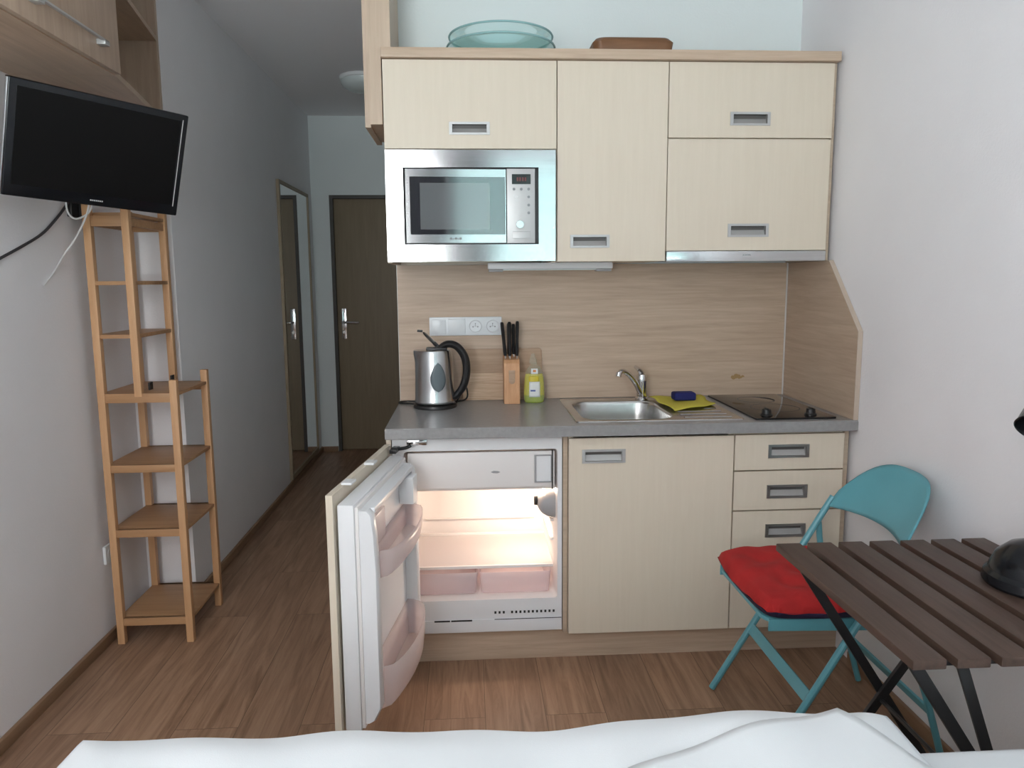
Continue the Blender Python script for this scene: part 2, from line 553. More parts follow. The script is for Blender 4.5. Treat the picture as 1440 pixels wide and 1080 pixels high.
# wall with the two windows, behind the camera
WIN = [(-.95, .02), (.46, 1.42)]
WZ0, WZ1 = .92, 2.36
b = MB()
xs = [-1.3, WIN[0][0], WIN[0][1], WIN[1][0], WIN[1][1], 1.8]
for i in range(5):
    if i in (1, 3):
        b.box(xs[i], xs[i + 1], YF - .15, YF, 0, WZ0)
        b.box(xs[i], xs[i + 1], YF - .15, YF, WZ1, CZ)
    else:
        b.box(xs[i], xs[i + 1], YF - .15, YF, 0, CZ)
struct(b.build('wall_front', M['wall']), 'wall with two windows behind the bed', 'wall')
for n, (a, c) in enumerate(WIN):
    f = MB()
    f.holed('y', (a, c), (WZ0, WZ1), (a + .06, c - .06), (WZ0 + .06, WZ1 - .06), YF - .10, YF - .04)
    w = f.build('window_%d' % (n + 1), M['white'])
    struct(w, ('left' if n == 0 else 'right') + ' white window in the wall behind the bed', 'window')
    p = MB(); p.box(a + .06, c - .06, YF - .072, YF - .068, WZ0 + .06, WZ1 - .06)
    p.build('pane', M['pane'], w)
    ld = bpy.data.lights.new('window_portal', 'AREA')
    ld.shape = 'RECTANGLE'
    ld.size = c - a - .12
    ld.size_y = WZ1 - WZ0 - .12
    ld.cycles.is_portal = True
    lo = bpy.data.objects.new('window_portal', ld)
    COL.objects.link(lo)
    lo.location = ((a + c) / 2, YF - .03, (WZ0 + WZ1) / 2)
    lo.rotation_euler = (PI / 2, 0, 0)      # faces into the room
# half-lowered slat blind on the right window
t = thing('window_blind', 'closed white slatted blind hanging in the right window behind the bed', 'blind', (.94, YF - .02, WZ1 - .03))
b = MB(); b.box(.49, 1.39, YF - .034, YF - .006, WZ1 - .05, WZ1 - .012, .003); b.build('head_rail', M['white'], t)
b = MB()
for k in range(31):
    z = WZ1 - .085 - k * .0425
    b.obox((.94, YF - .020, z), (.475, 0, 0), (0, .0075, .0203), (0, -.0009, .0003))
o = b.build('slats', M['slat_blind'], t)
b = MB()
for x in (.6, 1.28):
    b = MB()
    b.cyl((x, YF - .0045, WZ1 - 1.40), (x, YF - .0045, WZ1 - .05), .001, seg=6)
    b.build('ladder_cord', M['white'], t)

# unseen dark curtain, added to darken the middle of the microwave reflection
t = thing('window_curtain', 'unseen dark pleated curtain added between the windows to shape the microwave reflection', 'curtain', (.24, YF + .05, .72))
b = MB()
rows = []
for z in (.72, 1.2, 1.8, 2.42):
    rows.append([(.06 + .37 * k / 60, YF + .055 + .022 * math.sin(k * 1.05 + z * .4), z) for k in range(61)])
b.grid(rows)
b.build('added_curtain_panel', M['curtain'], t, solid=.002, angle=180)
b = MB(); b.cyl((-.98, YF + .055, 2.44), (1.50, YF + .055, 2.44), .011, seg=14); b.build('added_curtain_rod', M['steel_dark'], t)

# hallway door
d = MB(); d.box(DX0 + .004, DX1, YD + .035, YD + .075, .006, DH - .004, .002)
door = d.build('door_1', M['door_wood'])
struct(door, 'plain brown hallway door with a steel handle', 'door')
b = MB()
b.prism([(DX0 - .022, 0), (DX0 + .004, 0), (DX0 + .004, DH - .004), (.0, DH - .004), (.0, DH + .022), (DX0 - .022, DH + .022)], 'y', YD - .006, YD + .085)
b.build('door_frame', M['door_frame'], door)
b = MB()
b.box(-.712, -.672, YD + .026, YD + .036, .90, 1.14, .004)
b.build('handle_plate', M['chrome'], door)
b = MB()
b.tube([(-.692, YD + .03, 1.035), (-.692, YD - .02, 1.035), (-.665, YD - .026, 1.033), (-.57, YD - .026, 1.03)], .0095, 10)
b.build('lever_handle', M['chrome'], door)
b = MB(); b.cyl((-.692, YD + .015, .955), (-.692, YD + .03, .955), .011)
b.build('lock_cylinder', M['steel_dark'], door)

def skirt(name, x0, x1, y0, y1, label, m):
    b = MB(); b.box(x0, x1, y0, y1, 0.0005, .042, .005)
    struct(b.build(name, m), label, 'skirting board')
skirt('baseboard_left', XL + .0005, XL + .016, -3.84, .08, 'brown skirting strip along the left wall', M['skirt'])
skirt('baseboard_hall', XH + .0005, XH + .016, .086, YD - .001, 'brown skirting strip along the hallway wall', M['skirt'])
skirt('baseboard_far', XH + .017, DX0 - .024, YD - .016, YD - .0005, 'short brown skirting strip left of the hallway door', M['skirt'])
skirt('baseboard_right', XR - .016, XR - .0005, -3.84, -.64, 'brown skirting strip along the right wall', M['skirt'])

# hallway ceiling lamp
t = thing('ceiling_lamp', 'round opal ceiling lamp in the hallway, half hidden by the wooden bulkhead', 'ceiling lamp', (-.33, 1.80, CZ))
b = MB(); b.lathe([(.15, -.0005), (.152, -.018), (.146, -.022)], (-.33, 1.80, CZ)); b.build('mount', M['white'], t)
b = MB(); b.lathe([(.145, -.020), (.142, -.04), (.125, -.06), (.09, -.078), (.045, -.088), (.004, -.091)], (-.33, 1.80, CZ)); b.build('shade', M['lamp_glass'], t)

# mirror on the hallway wall
MY0, MY1, MZ0, MZ1 = 1.82, 2.70, .055, 1.99
t = thing('wall_mirror', 'tall wood-framed mirror on the hallway wall reflecting the door', 'mirror', (XH, (MY0 + MY1) / 2, MZ0))
b = MB(); b.holed('x', (MY0, MY1), (MZ0, MZ1), (MY0 + .03, MY1 - .012), (MZ0 + .03, MZ1 - .02), XH + .001, XH + .02)
b.build('mirror_frame', M['frame_wood'], t)
b = MB(); b.box(XH + .004, XH + .013, MY0 + .028, MY1 - .010, MZ0 + .028, MZ1 - .018)
b.build('mirror_glass', M['mirror'], t)

# wooden bulkhead beside the wall units
b = MB()
b.prism([(-.043, 1.895), (-.001, 1.895), (-.001, 2.145), (.033, 2.145), (.033, CZ - .002), (-.043, CZ - .002)], 'y', -.345, -.001)
b.box(-.063, -.0435, -.33, .02, 1.887, CZ - .002)
tag(b.build('boxed_column', M['oak_z']), 'pale wood boxed column hanging from the ceiling left of the wall cabinets', 'boxed column')

# ------------------------------------------------------------------ kitchen helpers
def handle_at(door, x0, x1, z0, z1, yf, m='alu'):
    b = MB()
    b.use(M[m])
    b.holed('y', (x0, x1), (z0, z1), (x0 + .011, x1 - .011), (z0 + .007, z1 - .008), yf - .0035, yf + .001)
    # recessed grip: deep under the upper lip, shallow at the bottom
    bm = b.bm
    X0, X1, Z0, Z1 = x0 + .011, x1 - .011, z0 + .007, z1 - .008
    zs = Z1 - (Z1 - Z0) * .42
    pr = [(yf - .002, Z1), (yf + .014, Z1), (yf + .014, zs), (yf + .006, Z0), (yf - .002, Z0)]
    L = [bm.verts.new((X0, y, z)) for y, z in pr]
    R = [bm.verts.new((X1, y, z)) for y, z in pr]
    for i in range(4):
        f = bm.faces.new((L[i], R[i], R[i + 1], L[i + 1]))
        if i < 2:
            b.use(M['grip'])  # upper recess faces get the painted shade
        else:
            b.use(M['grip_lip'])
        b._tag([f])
    b.use(M['grip_lip'])
    b._tag([bm.faces.new(L), bm.faces.new(R)])
    return b.build('handle', None, door, angle=20)

def front(root, name, x0, x1, z0, z1, yf, h=None, th=.018, m='cream', hm='alu'):
    b = MB()
    if h:
        b.holed('y', (x0, x1), (z0, z1), (h[0] + .004, h[1] - .004), (h[2] + .003, h[3] - .003), yf, yf + th)
    else:
        b.box(x0, x1, yf, yf + th, z0, z1)
    o = b.build(name, M[m], root)
    if h:
        handle_at(o, *h, yf, hm)
    return o

def carcass(root, x0, x1, y0, y1, z0, z1, top=True, bottom=True, mids=(), m='cream', name='carcass'):
    b = MB()
    t = .016
    b.box(x0, x0 + t, y0, y1, z0, z1)
    b.box(x1 - t, x1, y0, y1, z0, z1)
    b.box(x0 + t, x1 - t, y1 - .004, y1, z0, z1)
    if bottom:
        b.box(x0 + t, x1 - t, y0, y1 - .004, z0, z0 + t)
    if top:
        b.box(x0 + t, x1 - t, y0, y1 - .004, z1 - t, z1)
    for z in mids:
        b.box(x0 + t, x1 - t, y0, y1 - .004, z, z + t)
    return b.build(name, M[m], root)

DU, DL = -.356, -.580
# left wall cabinet with flap, microwave niche below
t = thing('wall_cabinet', 'cream wall cabinet with a flap door above the microwave', 'cabinet', (.305, -.18, 1.42))
carcass(t, .002, .604, DU + .020, -.002, 1.418, 2.110, bottom=False, mids=(1.808,))
front(t, 'flap_door', .004, .605, 1.812, 2.108, DU, (.229, .371, 1.859, 1.902))
# tall middle cabinet
t = thing('wall_cabinet', 'narrow cream wall cabinet with one tall door, right of the microwave', 'cabinet', (.805, -.18, 1.42))
carcass(t, .606, 1.001, DU + .020, -.002, 1.420, 2.110)
front(t, 'door', .609, 1.001, 1.420, 2.108, DU, (.655, .797, 1.468, 1.514))
# right cabinet, two flaps, above hood
t = thing('wall_cabinet', 'cream wall cabinet with two flap doors, above the cooker hood', 'cabinet', (1.30, -.18, 1.455))
carcass(t, 1.003, 1.599, DU + .020, -.002, 1.456, 2.110, mids=(1.84,))
front(t, 'flap_door', 1.0045, 1.598, 1.852, 2.108, DU, (1.226, 1.371, 1.894, 1.940))
front(t, 'flap_door', 1.0045, 1.596, 1.456, 1.846, DU, (1.229, 1.380, 1.504, 1.551))
b = MB(); b.box(1.6002, 1.6120, DU + .012, -.002, 1.418, 2.110); b.build('side_panel', M['ply_edge'], t)
# board on top
b = MB(); b.box(.002, 1.613, -.374, -.002, 2.1115, 2.144, .002)
tag(b.build('top_board', M['oak_x']), 'long pale wood board lying along the top of the wall cabinets', 'shelf board')

# built-in microwave
YM = DU - .004
t = thing('microwave', 'built-in stainless steel microwave under the flap door', 'microwave', (.302, -.19, 1.43))
b = MB(); b.holed('y', (.006, .600), (1.422, 1.805), (.066, .540), (1.481, 1.746), YM - .016, YM + .003); b.build('trim_frame', M['steel'], t)
b = MB(); b.box(.03, .585, YM + .012, -.03, 1.445, 1.795); b.build('housing', M['black'], t)
b = MB(); b.holed('y', (.0735, .4245), (1.487, 1.740), (.088, .421), (1.516, 1.714), YM - .014, YM + .006)
md = b.build('door', M['steel'], t)
b = MB(); b.box(.087, .422, YM - .006, YM + .004, 1.515, 1.715); b.build('door_glass', M['smoked'], md)
b = MB(); b.box(.123, .368, YM - .0068, YM - .0055, 1.534, 1.694); b.build('door_window', M['screen_mesh'], md)
b = MB()
for i, (x, w) in enumerate(((.225, .009), (.236, .005), (.243, .007), (.252, .004), (.258, .008))):
    b.box(x, x + w, YM - .0148, YM - .0138, 1.498, 1.504 + (.002 if i in (0, 2, 4) else 0))
b.build('maker_mark', M['mark'], md)
rz = Matrix.Translation((.2475, YM, 0)) @ Matrix.Rotation(math.radians(2.6), 4, 'Z') @ Matrix.Translation((-.2475, -YM, 0))
off = Matrix.Translation(ORI['microwave'])
md.matrix_local = off.inverted() @ rz @ off
b = MB(); b.box(.428, .5275, YM - .013, YM + .006, 1.485, 1.742, .0015)
cp = b.build('control_panel', M['alu'], t)
b = MB()
b.use(M['display']); b.box(.446, .512, YM - .0145, YM - .0125, 1.689, 1.723)
b.use(M['red_led'])
for x in (.463, .472, .482, .491):
    b.box(x, x + .0055, YM - .0149, YM - .0144, 1.699, 1.712)
b.build('display', None, cp)
for (x, z, w, h) in ((.453, 1.672, .010, .010), (.479, 1.672, .010, .010), (.505, 1.672, .010, .010), (.462, 1.645, .014, .007),
                     (.505, 1.645, .010, .009), (.505, 1.617, .010, .010), (.505, 1.590, .010, .010)):
    b = MB(); b.lathe([(.0001, -.0005), (w / 2, -.0005), (w / 2, .0008), (w / 2 - .0014, .0010), (w / 2 - .0014, .0003), (.0001, .0003)], (0, 0, 0), seg=16, cap0=False, cap1=False)
    bmesh.ops.scale(b.bm, verts=b.bm.verts[:], vec=(1, h / w, 1))
    bmesh.ops.rotate(b.bm, verts=b.bm.verts[:], cent=(0, 0, 0), matrix=Matrix.Rotation(PI / 2, 3, 'X'))
    bmesh.ops.translate(b.bm, verts=b.bm.verts[:], vec=(x, YM - .0135, z))
    b.build('button', M['mark'] if w < .012 else M['white'], cp)
b = MB(); b.cyl((.473, YM - .0128, 1.549), (.473, YM - .030, 1.549), .0145, .013, 28); b.build('dial', M['chrome'], cp)
b = MB(); b.box(.447, .511, YM - .0155, YM - .0125, 1.500, 1.526, .001); b.build('open_button', M['alu'], cp)

# cooker hood
t = thing('cooker_hood', 'slim stainless steel cooker hood under the right wall cabinet', 'cooker hood', (1.30, -.18, 1.42))
b = MB(); b.box(1.006, 1.594, DU + .012, -.03, 1.424, 1.454, .002); b.build('housing', M['grey_plastic'], t)
b = MB(); b.box(1.0045, 1.595, DU - .006, DU + .011, 1.417, 1.4535, .0015); b.build('front_strip', M['steel'], t)
b = MB()
for i in range(5):
    b.box(1.287 + i * .006, 1.2905 + i * .006, DU - .0066, DU - .0055, 1.437, 1.441)
b.build('maker_mark', M['mark'], t)

# under-cabinet light
t = thing('cabinet_light', 'slim white light bar under the microwave and narrow cabinet', 'light', (.60, -.2, 1.395))
b = MB(); b.box(.363, .836, -.222, -.165, 1.396, 1.4198, .003); b.box(.40, .80, -.166, -.0125, 1.410, 1.4195, .001); b.build('housing', M['white'], t)
b = MB(); b.box(.366, .42, -.215, -.17, 1.386, 1.3955, .003); b.build('end_cap', M['grey_plastic'], t)
b = MB(); b.box(.775, .832, -.215, -.17, 1.386, 1.3955, .003); b.build('end_cap', M['grey_plastic'], t)
b = MB(); b.box(.42, .775, -.210, -.175, 1.391, 1.3958, .002); b.build('diffuser', M['lamp_glass'], t)

# splashback + chamfered side panel
b = MB(); b.box(.003, 1.606, -.012, -.0005, .868, 1.417)
sp = b.build('splashback', M['oak_x']); tag(sp, 'horizontal grained wood splashback behind sink and kettle', 'splashback')
b = MB(); b.box(1.6015, 1.6065, -.0165, -.0125, .868, 1.416); b.build('corner_strip', M['silicone'], sp)
b = MB()
rs = random.Random(3)
for (x, z, r) in ((1.395, .944, .011), (1.408, .949, .012), (1.42, .943, .008), (1.432, .947, .006)):
    rows = []
    for q in (.02, 1.):
        rows.append([(x + r * q * math.cos(a) * 1.25, -.0124 if q < .5 else -.0122, z + r * q * math.sin(a) * .75 * (1 + .25 * math.sin(3 * a + x * 50))) for a in [2 * PI * k / 18 for k in range(18)]])
    b.grid(rows, close_u=True, cap0=True)
b.build('stain', M['stain'], sp)
b = MB()
b.prism([(-.0005, .8675), (-.598, .8675), (-.598, 1.172), (-.362, 1.417), (-.0005, 1.417)], 'x', 1.6075, 1.6245)
pn = b.build('side_panel', M['oak_y'])
tag(pn, 'wood side panel with a slanted upper corner beside the hob', 'panel')
b = MB()
b.prism([(-.598, .8675), (-.6005, .8675), (-.6005, 1.1735), (-.3645, 1.419), (-.362, 1.417), (-.598, 1.172)], 'x', 1.6075, 1.6245)
b.build('edge_band', M['oak_edge'], pn)

# worktop
b = MB()
b.holed('z', (.002, 1.6245), (-.604, -.0005), (.672, 1.022), (-.535, -.125), .829, .8665)
es = [e for e in b.bm.edges if all(abs(v.co.y + .604) < 1e-5 for v in e.verts) and abs(e.verts[0].co.z - e.verts[1].co.z) < 1e-5]
bmesh.ops.bevel(b.bm, geom=es, offset=.004, segments=3, affect='EDGES')
tag(b.build('worktop', M['worktop']), 'grey laminate kitchen worktop carrying sink and hob', 'worktop')

# sink
t = thing('sink', 'stainless steel inset sink with drainer in the grey worktop', 'sink', (.95, -.3, .867))
b = MB()
N = 6
outer = rrect(.652, 1.245, -.552, -.046, .012, N)
hole = rrect(.686, 1.010, -.522, -.138, .07, N)
zt = .8700
rows = [[(x, y, .8668) for x, y in outer], [(x, y, zt) for x, y in rrect(.654, 1.243, -.550, -.048, .012, N)], [(x, y, zt) for x, y in rrect(.662, 1.235, -.542, -.056, .012, N)],
        [(x, y, zt - .0010) for x, y in rrect(.666, 1.231, -.538, -.060, .012, N)],
        [(x, y, zt - .0012) for x, y in rrect(.680, 1.016, -.528, -.132, .074, N)],
        [(x, y, zt + .0004) for x, y in rrect(.683, 1.013, -.525, -.135, .072, N)], [(x, y, zt - .003) for x, y in hole]]
for dz, ins in ((.012, .002), (.06, .006), (.11, .012), (.135, .022), (.145, .042), (.148, .09), (.150, .14)):
    rows.append([(x, y, zt - dz) for x, y in rrect(.686 + ins, 1.010 - ins, -.522 + ins, -.138 - ins, max(.02, .07 - ins * .35), N)])
b.grid(rows, close_u=True, cap1=True)
b.build('basin', M['sink_steel'], t, angle=50)
b = MB()
for i in range(7):
    y = -.50 + i * .058
    b.prism([(y - .006, zt - .0014), (y - .003, zt + .0012), (y + .003, zt + .0012), (y + .006, zt - .0014)], 'x', 1.045, 1.215)
b.build('drainer_ribs', M['sink_steel'], t)
b = MB(); b.lathe([(.035, .0), (.035, .003), (.028, .003), (.022, .0012), (.001, .0012)], (.848, -.33, .7202)); b.build('drain', M['chrome'], t)

# mixer tap
t = thing('mixer_tap', 'chrome single-lever mixer tap behind the sink basin', 'tap', (.985, -.092, .870))
b = MB(); b.lathe([(.026, .0), (.026, .006), (.0215, .012), (.0205, .06), (.0215, .075), (.0215, .092), (.018, .102), (.004, .105)], (.985, -.092, .870)); b.build('body', M['chrome'], t)
b = MB(); b.tube([(.980, -.100, .895), (.955, -.125, .935), (.925, -.158, .972), (.895, -.19, .996), (.876, -.208, .999), (.868, -.216, .992)], lambda q: .0115 - .002 * q, 12); b.build('spout', M['chrome'], t)
b = MB(); b.cyl((.866, -.2175, .996), (.862, -.221, .981), .0115, .0115, 16); b.build('aerator', M['chrome'], t)
b = MB(); b.tube([(.985, -.092, .972), (.978, -.085, .986), (.965, -.06, 1.0)], lambda q: .013 - .006 * q, 10, flat=1.3); b.build('lever', M['chrome'], t)

# cloth and sponge on the drainer
b = MB()
rows = []
cc = [Vector((1.015, -.085, 0)), Vector((1.240, -.070, 0)), Vector((1.222, -.300, 0)), Vector((1.035, -.400, 0))]
for i in range(15):
    u = i / 14
    r = []
    for j in range(15):
        v = j / 14
        p = (cc[0] * (1 - u) + cc[1] * u) * (1 - v) + (cc[3] * (1 - u) + cc[2] * u) * v
        z = .8785 + .0022 * math.sin(u * 9 + v * 4) + .002 * math.sin(v * 11 - u * 3)
        if u < .001 or v > .999:
            z -= .0005
        r.append((p.x + .006 * math.sin(v * 9), p.y + .006 * math.sin(u * 8), z + .001))
    rows.append(r)
b.grid(rows)
tag(b.build('dish_cloth', M['yellow'], solid=.002, angle=80), 'yellow cloth spread over the sink drainer', 'cloth')
b = MB(); b.box(1.085, 1.172, -.225, -.165, .8815, .9135, .010, 3)
tag(b.build('sponge', M['blue'], angle=60), 'dark blue sponge on the yellow cloth', 'sponge')

# hob
t = thing('hob', 'black glass two-zone hob at the right end of the worktop', 'hob', (1.42, -.3, .867))
b = MB(); b.prism(rrect(1.278, 1.566, -.566, -.030, .006, 3), 'z', .8668, .8735, .0012); hb = b.build('glass_plate', M['black_glass'], t)
for (x, y, r) in ((1.43, -.17, .072), (1.43, -.36, .088)):
    b = MB(); b.lathe([(r, 0), (r, .0003), (r - .002, .0003), (r - .002, 0)], (x, y, .8735), seg=48, cap0=False, cap1=False); b.build('cooking_zone', M['zone'], hb)
for (x, y) in ((1.335, -.515), (1.495, -.515)):
    b = MB()
    b.lathe([(.021, .0), (.021, .004), (.017, .006), (.0155, .020), (.0145, .022), (.002, .022)], (x, y, .8737), seg=24)
    b.box(x - .003, x + .003, y - .0165, y + .0165, .890, .900, .001)
    b.build('knob', M['black'], t)

# base units
t = thing('fridge_housing', 'cream base unit side boards around the open fridge', 'cabinet', (.31, -.28, .11))
b = MB(); b.box(.001, .017, -.560, -.002, .108, .828); b.build('side_board', M['cream'], t)
b = MB(); b.box(.605, .6205, -.560, -.002, .108, .828); b.build('side_board', M['ply_edge'], t)
t = thing('base_cabinet', 'cream base cabinet with one big door under the sink', 'cabinet', (.91, -.28, .11))
carcass(t, .623, 1.199, DL + .021, -.002, .108, .828, top=False)
front(t, 'door', .6235, 1.1975, .112, .817, DL, (.668, .818, .730, .778))
t = thing('drawer_unit', 'cream drawer unit with four drawers, behind the turquoise chair', 'cabinet', (1.40, -.28, .11))
carcass(t, 1.201, 1.594, DL + .021, -.002, .108, .828, top=True)
for z0, z1, h in ((.693, .818, (.735, .782)), (.549, .6875, (.590, .638)), (.404, .5435, (.448, .496)), (.112, .3985, (.30, .348))):
    front(t, 'drawer', 1.2025, 1.590, z0, z1, DL, (1.320, 1.465, h[0], h[1]), hm='steel_dark')
b = MB(); b.box(1.5965, 1.6125, DL + .014, -.002, .106, .828); b.build('side_panel', M['ply_edge'], t)
b = MB(); b.box(.002, 1.6245, -.530, -.514, .0005, .1055)
tag(b.build('plinth', M['oak_x']), 'wood plinth board under the base cabinets', 'plinth')

# ------------------------------------------------------------------ fridge
fr = thing('fridge', 'built-in fridge with its door wide open and lamp lit, under the worktop', 'fridge', (.31, -.30, .118))
YB = -.556
b = MB()
b.use(M['fridge'])
b.holed('y', (.020, .602), (.118, .8265), (.058, .586), (.238, .778), YB, YB + .03)
b.box(.020, .602, -.060, -.04, .118, .8265)
b.box(.020, .026, YB + .03, -.06, .118, .8265)
b.box(.596, .602, YB + .03, -.06, .118, .8265)
b.box(.026, .596, YB + .03, -.06, .118, .124)
b.box(.026, .596, YB + .03, -.06, .8205, .8265)
b.build('casing', None, fr)
# liner: five inner faces with soft corners
b = MB()
def ring(y, ins, r):
    return [(x, y, z) for x, z in rrect(.058 + ins, .586 - ins, .238 + ins, .778 - ins, r, 5)]
b.grid([ring(YB + .0005, -.002, .004), ring(YB + .001, 0., .012), ring(YB + .03, .003, .02), ring(-.16, .008, .03), ring(-.135, .03, .035), ring(-.13, .10, .04)], close_u=True, cap1=True)
liner = b.build('liner', M['fridge_liner'], fr, angle=50)
b = MB()
b.box(.10, .54, -.142, -.1325, .400, .404, .001)
b.build('liner_rib', M['fridge_liner'], liner)
# freezer compartment
b = MB(); b.box(.070, .577, YB + .002, YB + .020, .644, .770, .004)
fz = b.build('freezer_door', M['fridge_liner'], fr)
b = MB(); b.holed('y', (.506, .565), (.660, .758), (.512, .563), (.664, .754), YB - .004, YB + .002); b.build('latch_frame', M['grey_plastic'], fz)
b = MB(); b.box(.513, .5625, YB - .002, YB + .0018, .6645, .7535); b.build('latch', M['fridge'], fz)
b = MB(); b.box(.566, .5695, YB - .006, YB + .002, .636, .775); b.build('latch_edge', M['dark_gap'], fz)
b = MB(); b.prism([(.355, .700), (.365, .704), (.380, .703), (.388, .699), (.378, .695), (.362, .696)], 'y', YB + .0008, YB + .0028); b.build('badge', M['grey_plastic'], fz)
b = MB(); b.box(.063, .582, YB + .024, -.16, .630, .643, .002); b.build('freezer_floor', M['fridge_liner'], fr)
# glass shelf over the crispers
sh = MB(); sh.box(.068, .577, -.50, -.160, .336, .341); so = sh.build('glass_shelf', M['shelf_glass'], fr)
b = MB(); b.box(.068, .577, -.506, -.498, .333, .344, .002); b.build('shelf_trim', M['fridge_liner'], so)
b = MB(); b.box(.068, .577, -.166, -.158, .334, .350, .002); b.build('shelf_trim', M['fridge_liner'], so)
for x0, x1 in ((.072, .304), (.312, .566)):
    b = MB()
    b.grid([[(x, y, .325) for x, y in rrect(x0, x1, -.522, -.20, .012, 4)], [(x, y, .248) for x, y in rrect(x0 + .006, x1 - .006, -.516, -.206, .012, 4)]], close_u=True, cap1=True)
    b.build('crisper', M['crisper'], fr, solid=.003)
for z in (.42, .49):
    b = MB(); b.box(.570, .583, -.47, -.18, z, z + .008, .002); b.build('shelf_runner', M['fridge_liner'], fr)
# thermostat housing and bulb
b = MB(); b.grid([[(.584 - .062 * math.cos(a) * s, y, .562 + .045 * math.sin(a) * s) for a in [PI * (k / 12 - .5) for k in range(13)]] for y, s in ((-.525, .75), (-.515, .95), (-.49, 1.), (-.42, 1.), (-.41, .9))], cap0=True, cap1=True)
th = b.build('thermostat', M['grey_plastic'], fr, angle=50)
b = MB(); b.cyl((.512, -.470, .570), (.524, -.470, .570), .016, .018, 20); b.build('thermostat_dial', M['dark_gap'], th)
b = MB(); b.lathe([(.002, -.03), (.010, -.026), (.0135, -.012), (.012, .0), (.006, .012), (.005, .02)], (.555, -.30, .606), seg=16); b.build('bulb', M['bulb'], fr)
ld = bpy.data.lights.new('fridge_lamp', 'POINT'); ld.energy = 5.2; ld.color = (1, .78, .60); ld.shadow_soft_size = .014
lo = bpy.data.objects.new('fridge_lamp', ld); COL.objects.link(lo); lo.location = (.535, -.385, .598)
# vents in the lower bar
for i in list(range(3)) + list(range(4, 15)):
    x = .362 + i * .0148
    b = MB(); b.box(x, x + .007, YB - .0008, YB + .001, .185, .194)
    b.build('vent_hole', M['dark_gap'], fr)
b = MB(); b.box(.022, .600, YB - .004, YB - .0002, .120, .166, .001); vb = b.build('lower_trim', M['fridge'], fr)
b = MB()
for x0, x1 in ((.150, .205), (.209, .283)):
    b.box(x0, x1, YB - .0047, YB - .0035, .161, .1665)
b.box(.362, .60, YB - .0047, YB - .0035, .1645, .1668)
b.build('vent_slot', M['dark_gap'], vb)
b = MB(); b.box(.070, .138, YB - .012, YB - .0002, .802, .8195, .003); b.build('hinge_plate', M['chrome'], fr)

# open fridge door (swung about its left edge)
ANG = math.radians(8.3)
PV = Vector((.0, -.586, 0))
UU = Vector((-math.sin(ANG), -math.cos(ANG), 0))
VV = Vector((math.cos(ANG), -math.sin(ANG), 0))
def D(u, v, z):
    p = PV + UU * u + VV * v
    return (p.x, p.y, z)
class DB(MB):
    def dbox(self, u0, u1, v0, v1, z0, z1, bev=0.):
        self.obox(D((u0 + u1) / 2, (v0 + v1) / 2, (z0 + z1) / 2), UU * (u1 - u0) / 2, VV * (v1 - v0) / 2, (0, 0, (z1 - z0) / 2), bev)
fd = DB(); fd.dbox(.004, .607, 0, .018, .114, .812)
fdo = fd.build('door', M['cream'], fr)
b = DB(); b.dbox(.030, .592, .024, .068, .152, .782, .004); b.build('door_slab', M['fridge'], fdo)
b = DB(); b.dbox(.036, .586, .068, .078, .158, .776, .003); b.build('door_gasket', M['fridge_liner'], fdo)
# raised inner frame with a recess between its cheeks
b = DB()
for u0, u1 in ((.545, .582), (.060, .092)):
    rows = []
    for z, v1 in ((.170, .090), (.178, .104), (.215, .122), (.60, .122), (.700, .118), (.752, .112), (.764, .100)):
        rows.append([D(u0, .076, z), D(u1, .076, z), D(u1, v1 - .004, z), D(u1 - .006, v1, z), D(u0 + .006, v1, z), D(u0, v1 - .004, z)])
    b.grid(rows, close_u=True, cap0=True, cap1=True)
b.dbox(.090, .548, .076, .112, .748, .764, .003)
b.dbox(.090, .548, .076, .082, .17, .75)
b.build('inner_frame', M['fridge'], fdo)
b = DB(); b.dbox(.100, .165, .082, .130, .655, .742, .006); b.build('egg_holder', M['fridge'], fdo)
b = DB(); b.dbox(.44, .545, .082, .112, .655, .738, .006); b.build('butter_flap', M['bin'], fdo)
def door_bin(z0, z1, u0, u1, v0, bulge, name):
    rows = []
    nn = 18
    for z, k in ((z0, .72), (z0 + .012, .86), (z0 + (z1 - z0) * .5, .95), (z1, 1.)):
        r = []
        for i in range(nn + 1):
            q = i / nn
            u = u0 + (u1 - u0) * q
            v = v0 + bulge * k * (math.sin(PI * q) ** .36)
            r.append(D(u, v, z))
        rows.append(r + [D(u1, v0 - .02, z), D(u0, v0 - .02, z)])
    b = DB(); b.grid(list(reversed(rows)), close_u=True, cap1=True)
    o = b.build(name, M['bin'], fdo, solid=.003, angle=50)
    return o
door_bin(.565, .640, .094, .543, .105, .068, 'door_bin')
door_bin(.190, .310, .094, .543, .105, .068, 'bottle_bin')
for u in (.245, .465):
    b = DB(); b.dbox(u, u + .045, .010, .040, .8125, .8195, .002); b.build('door_slider', M['white'], fdo)
b = MB()
b.obox(D(.022, .038, .798), UU * .030, VV * .011, (0, 0, .007), .002)
b.tube([D(.02, .045, .800), D(-.002, .070, .800), D(-.012, .085, .806)], .006, 8)
b.build('hinge', M['black'], fdo)

# ------------------------------------------------------------------ things on the worktop
ZW = .8667
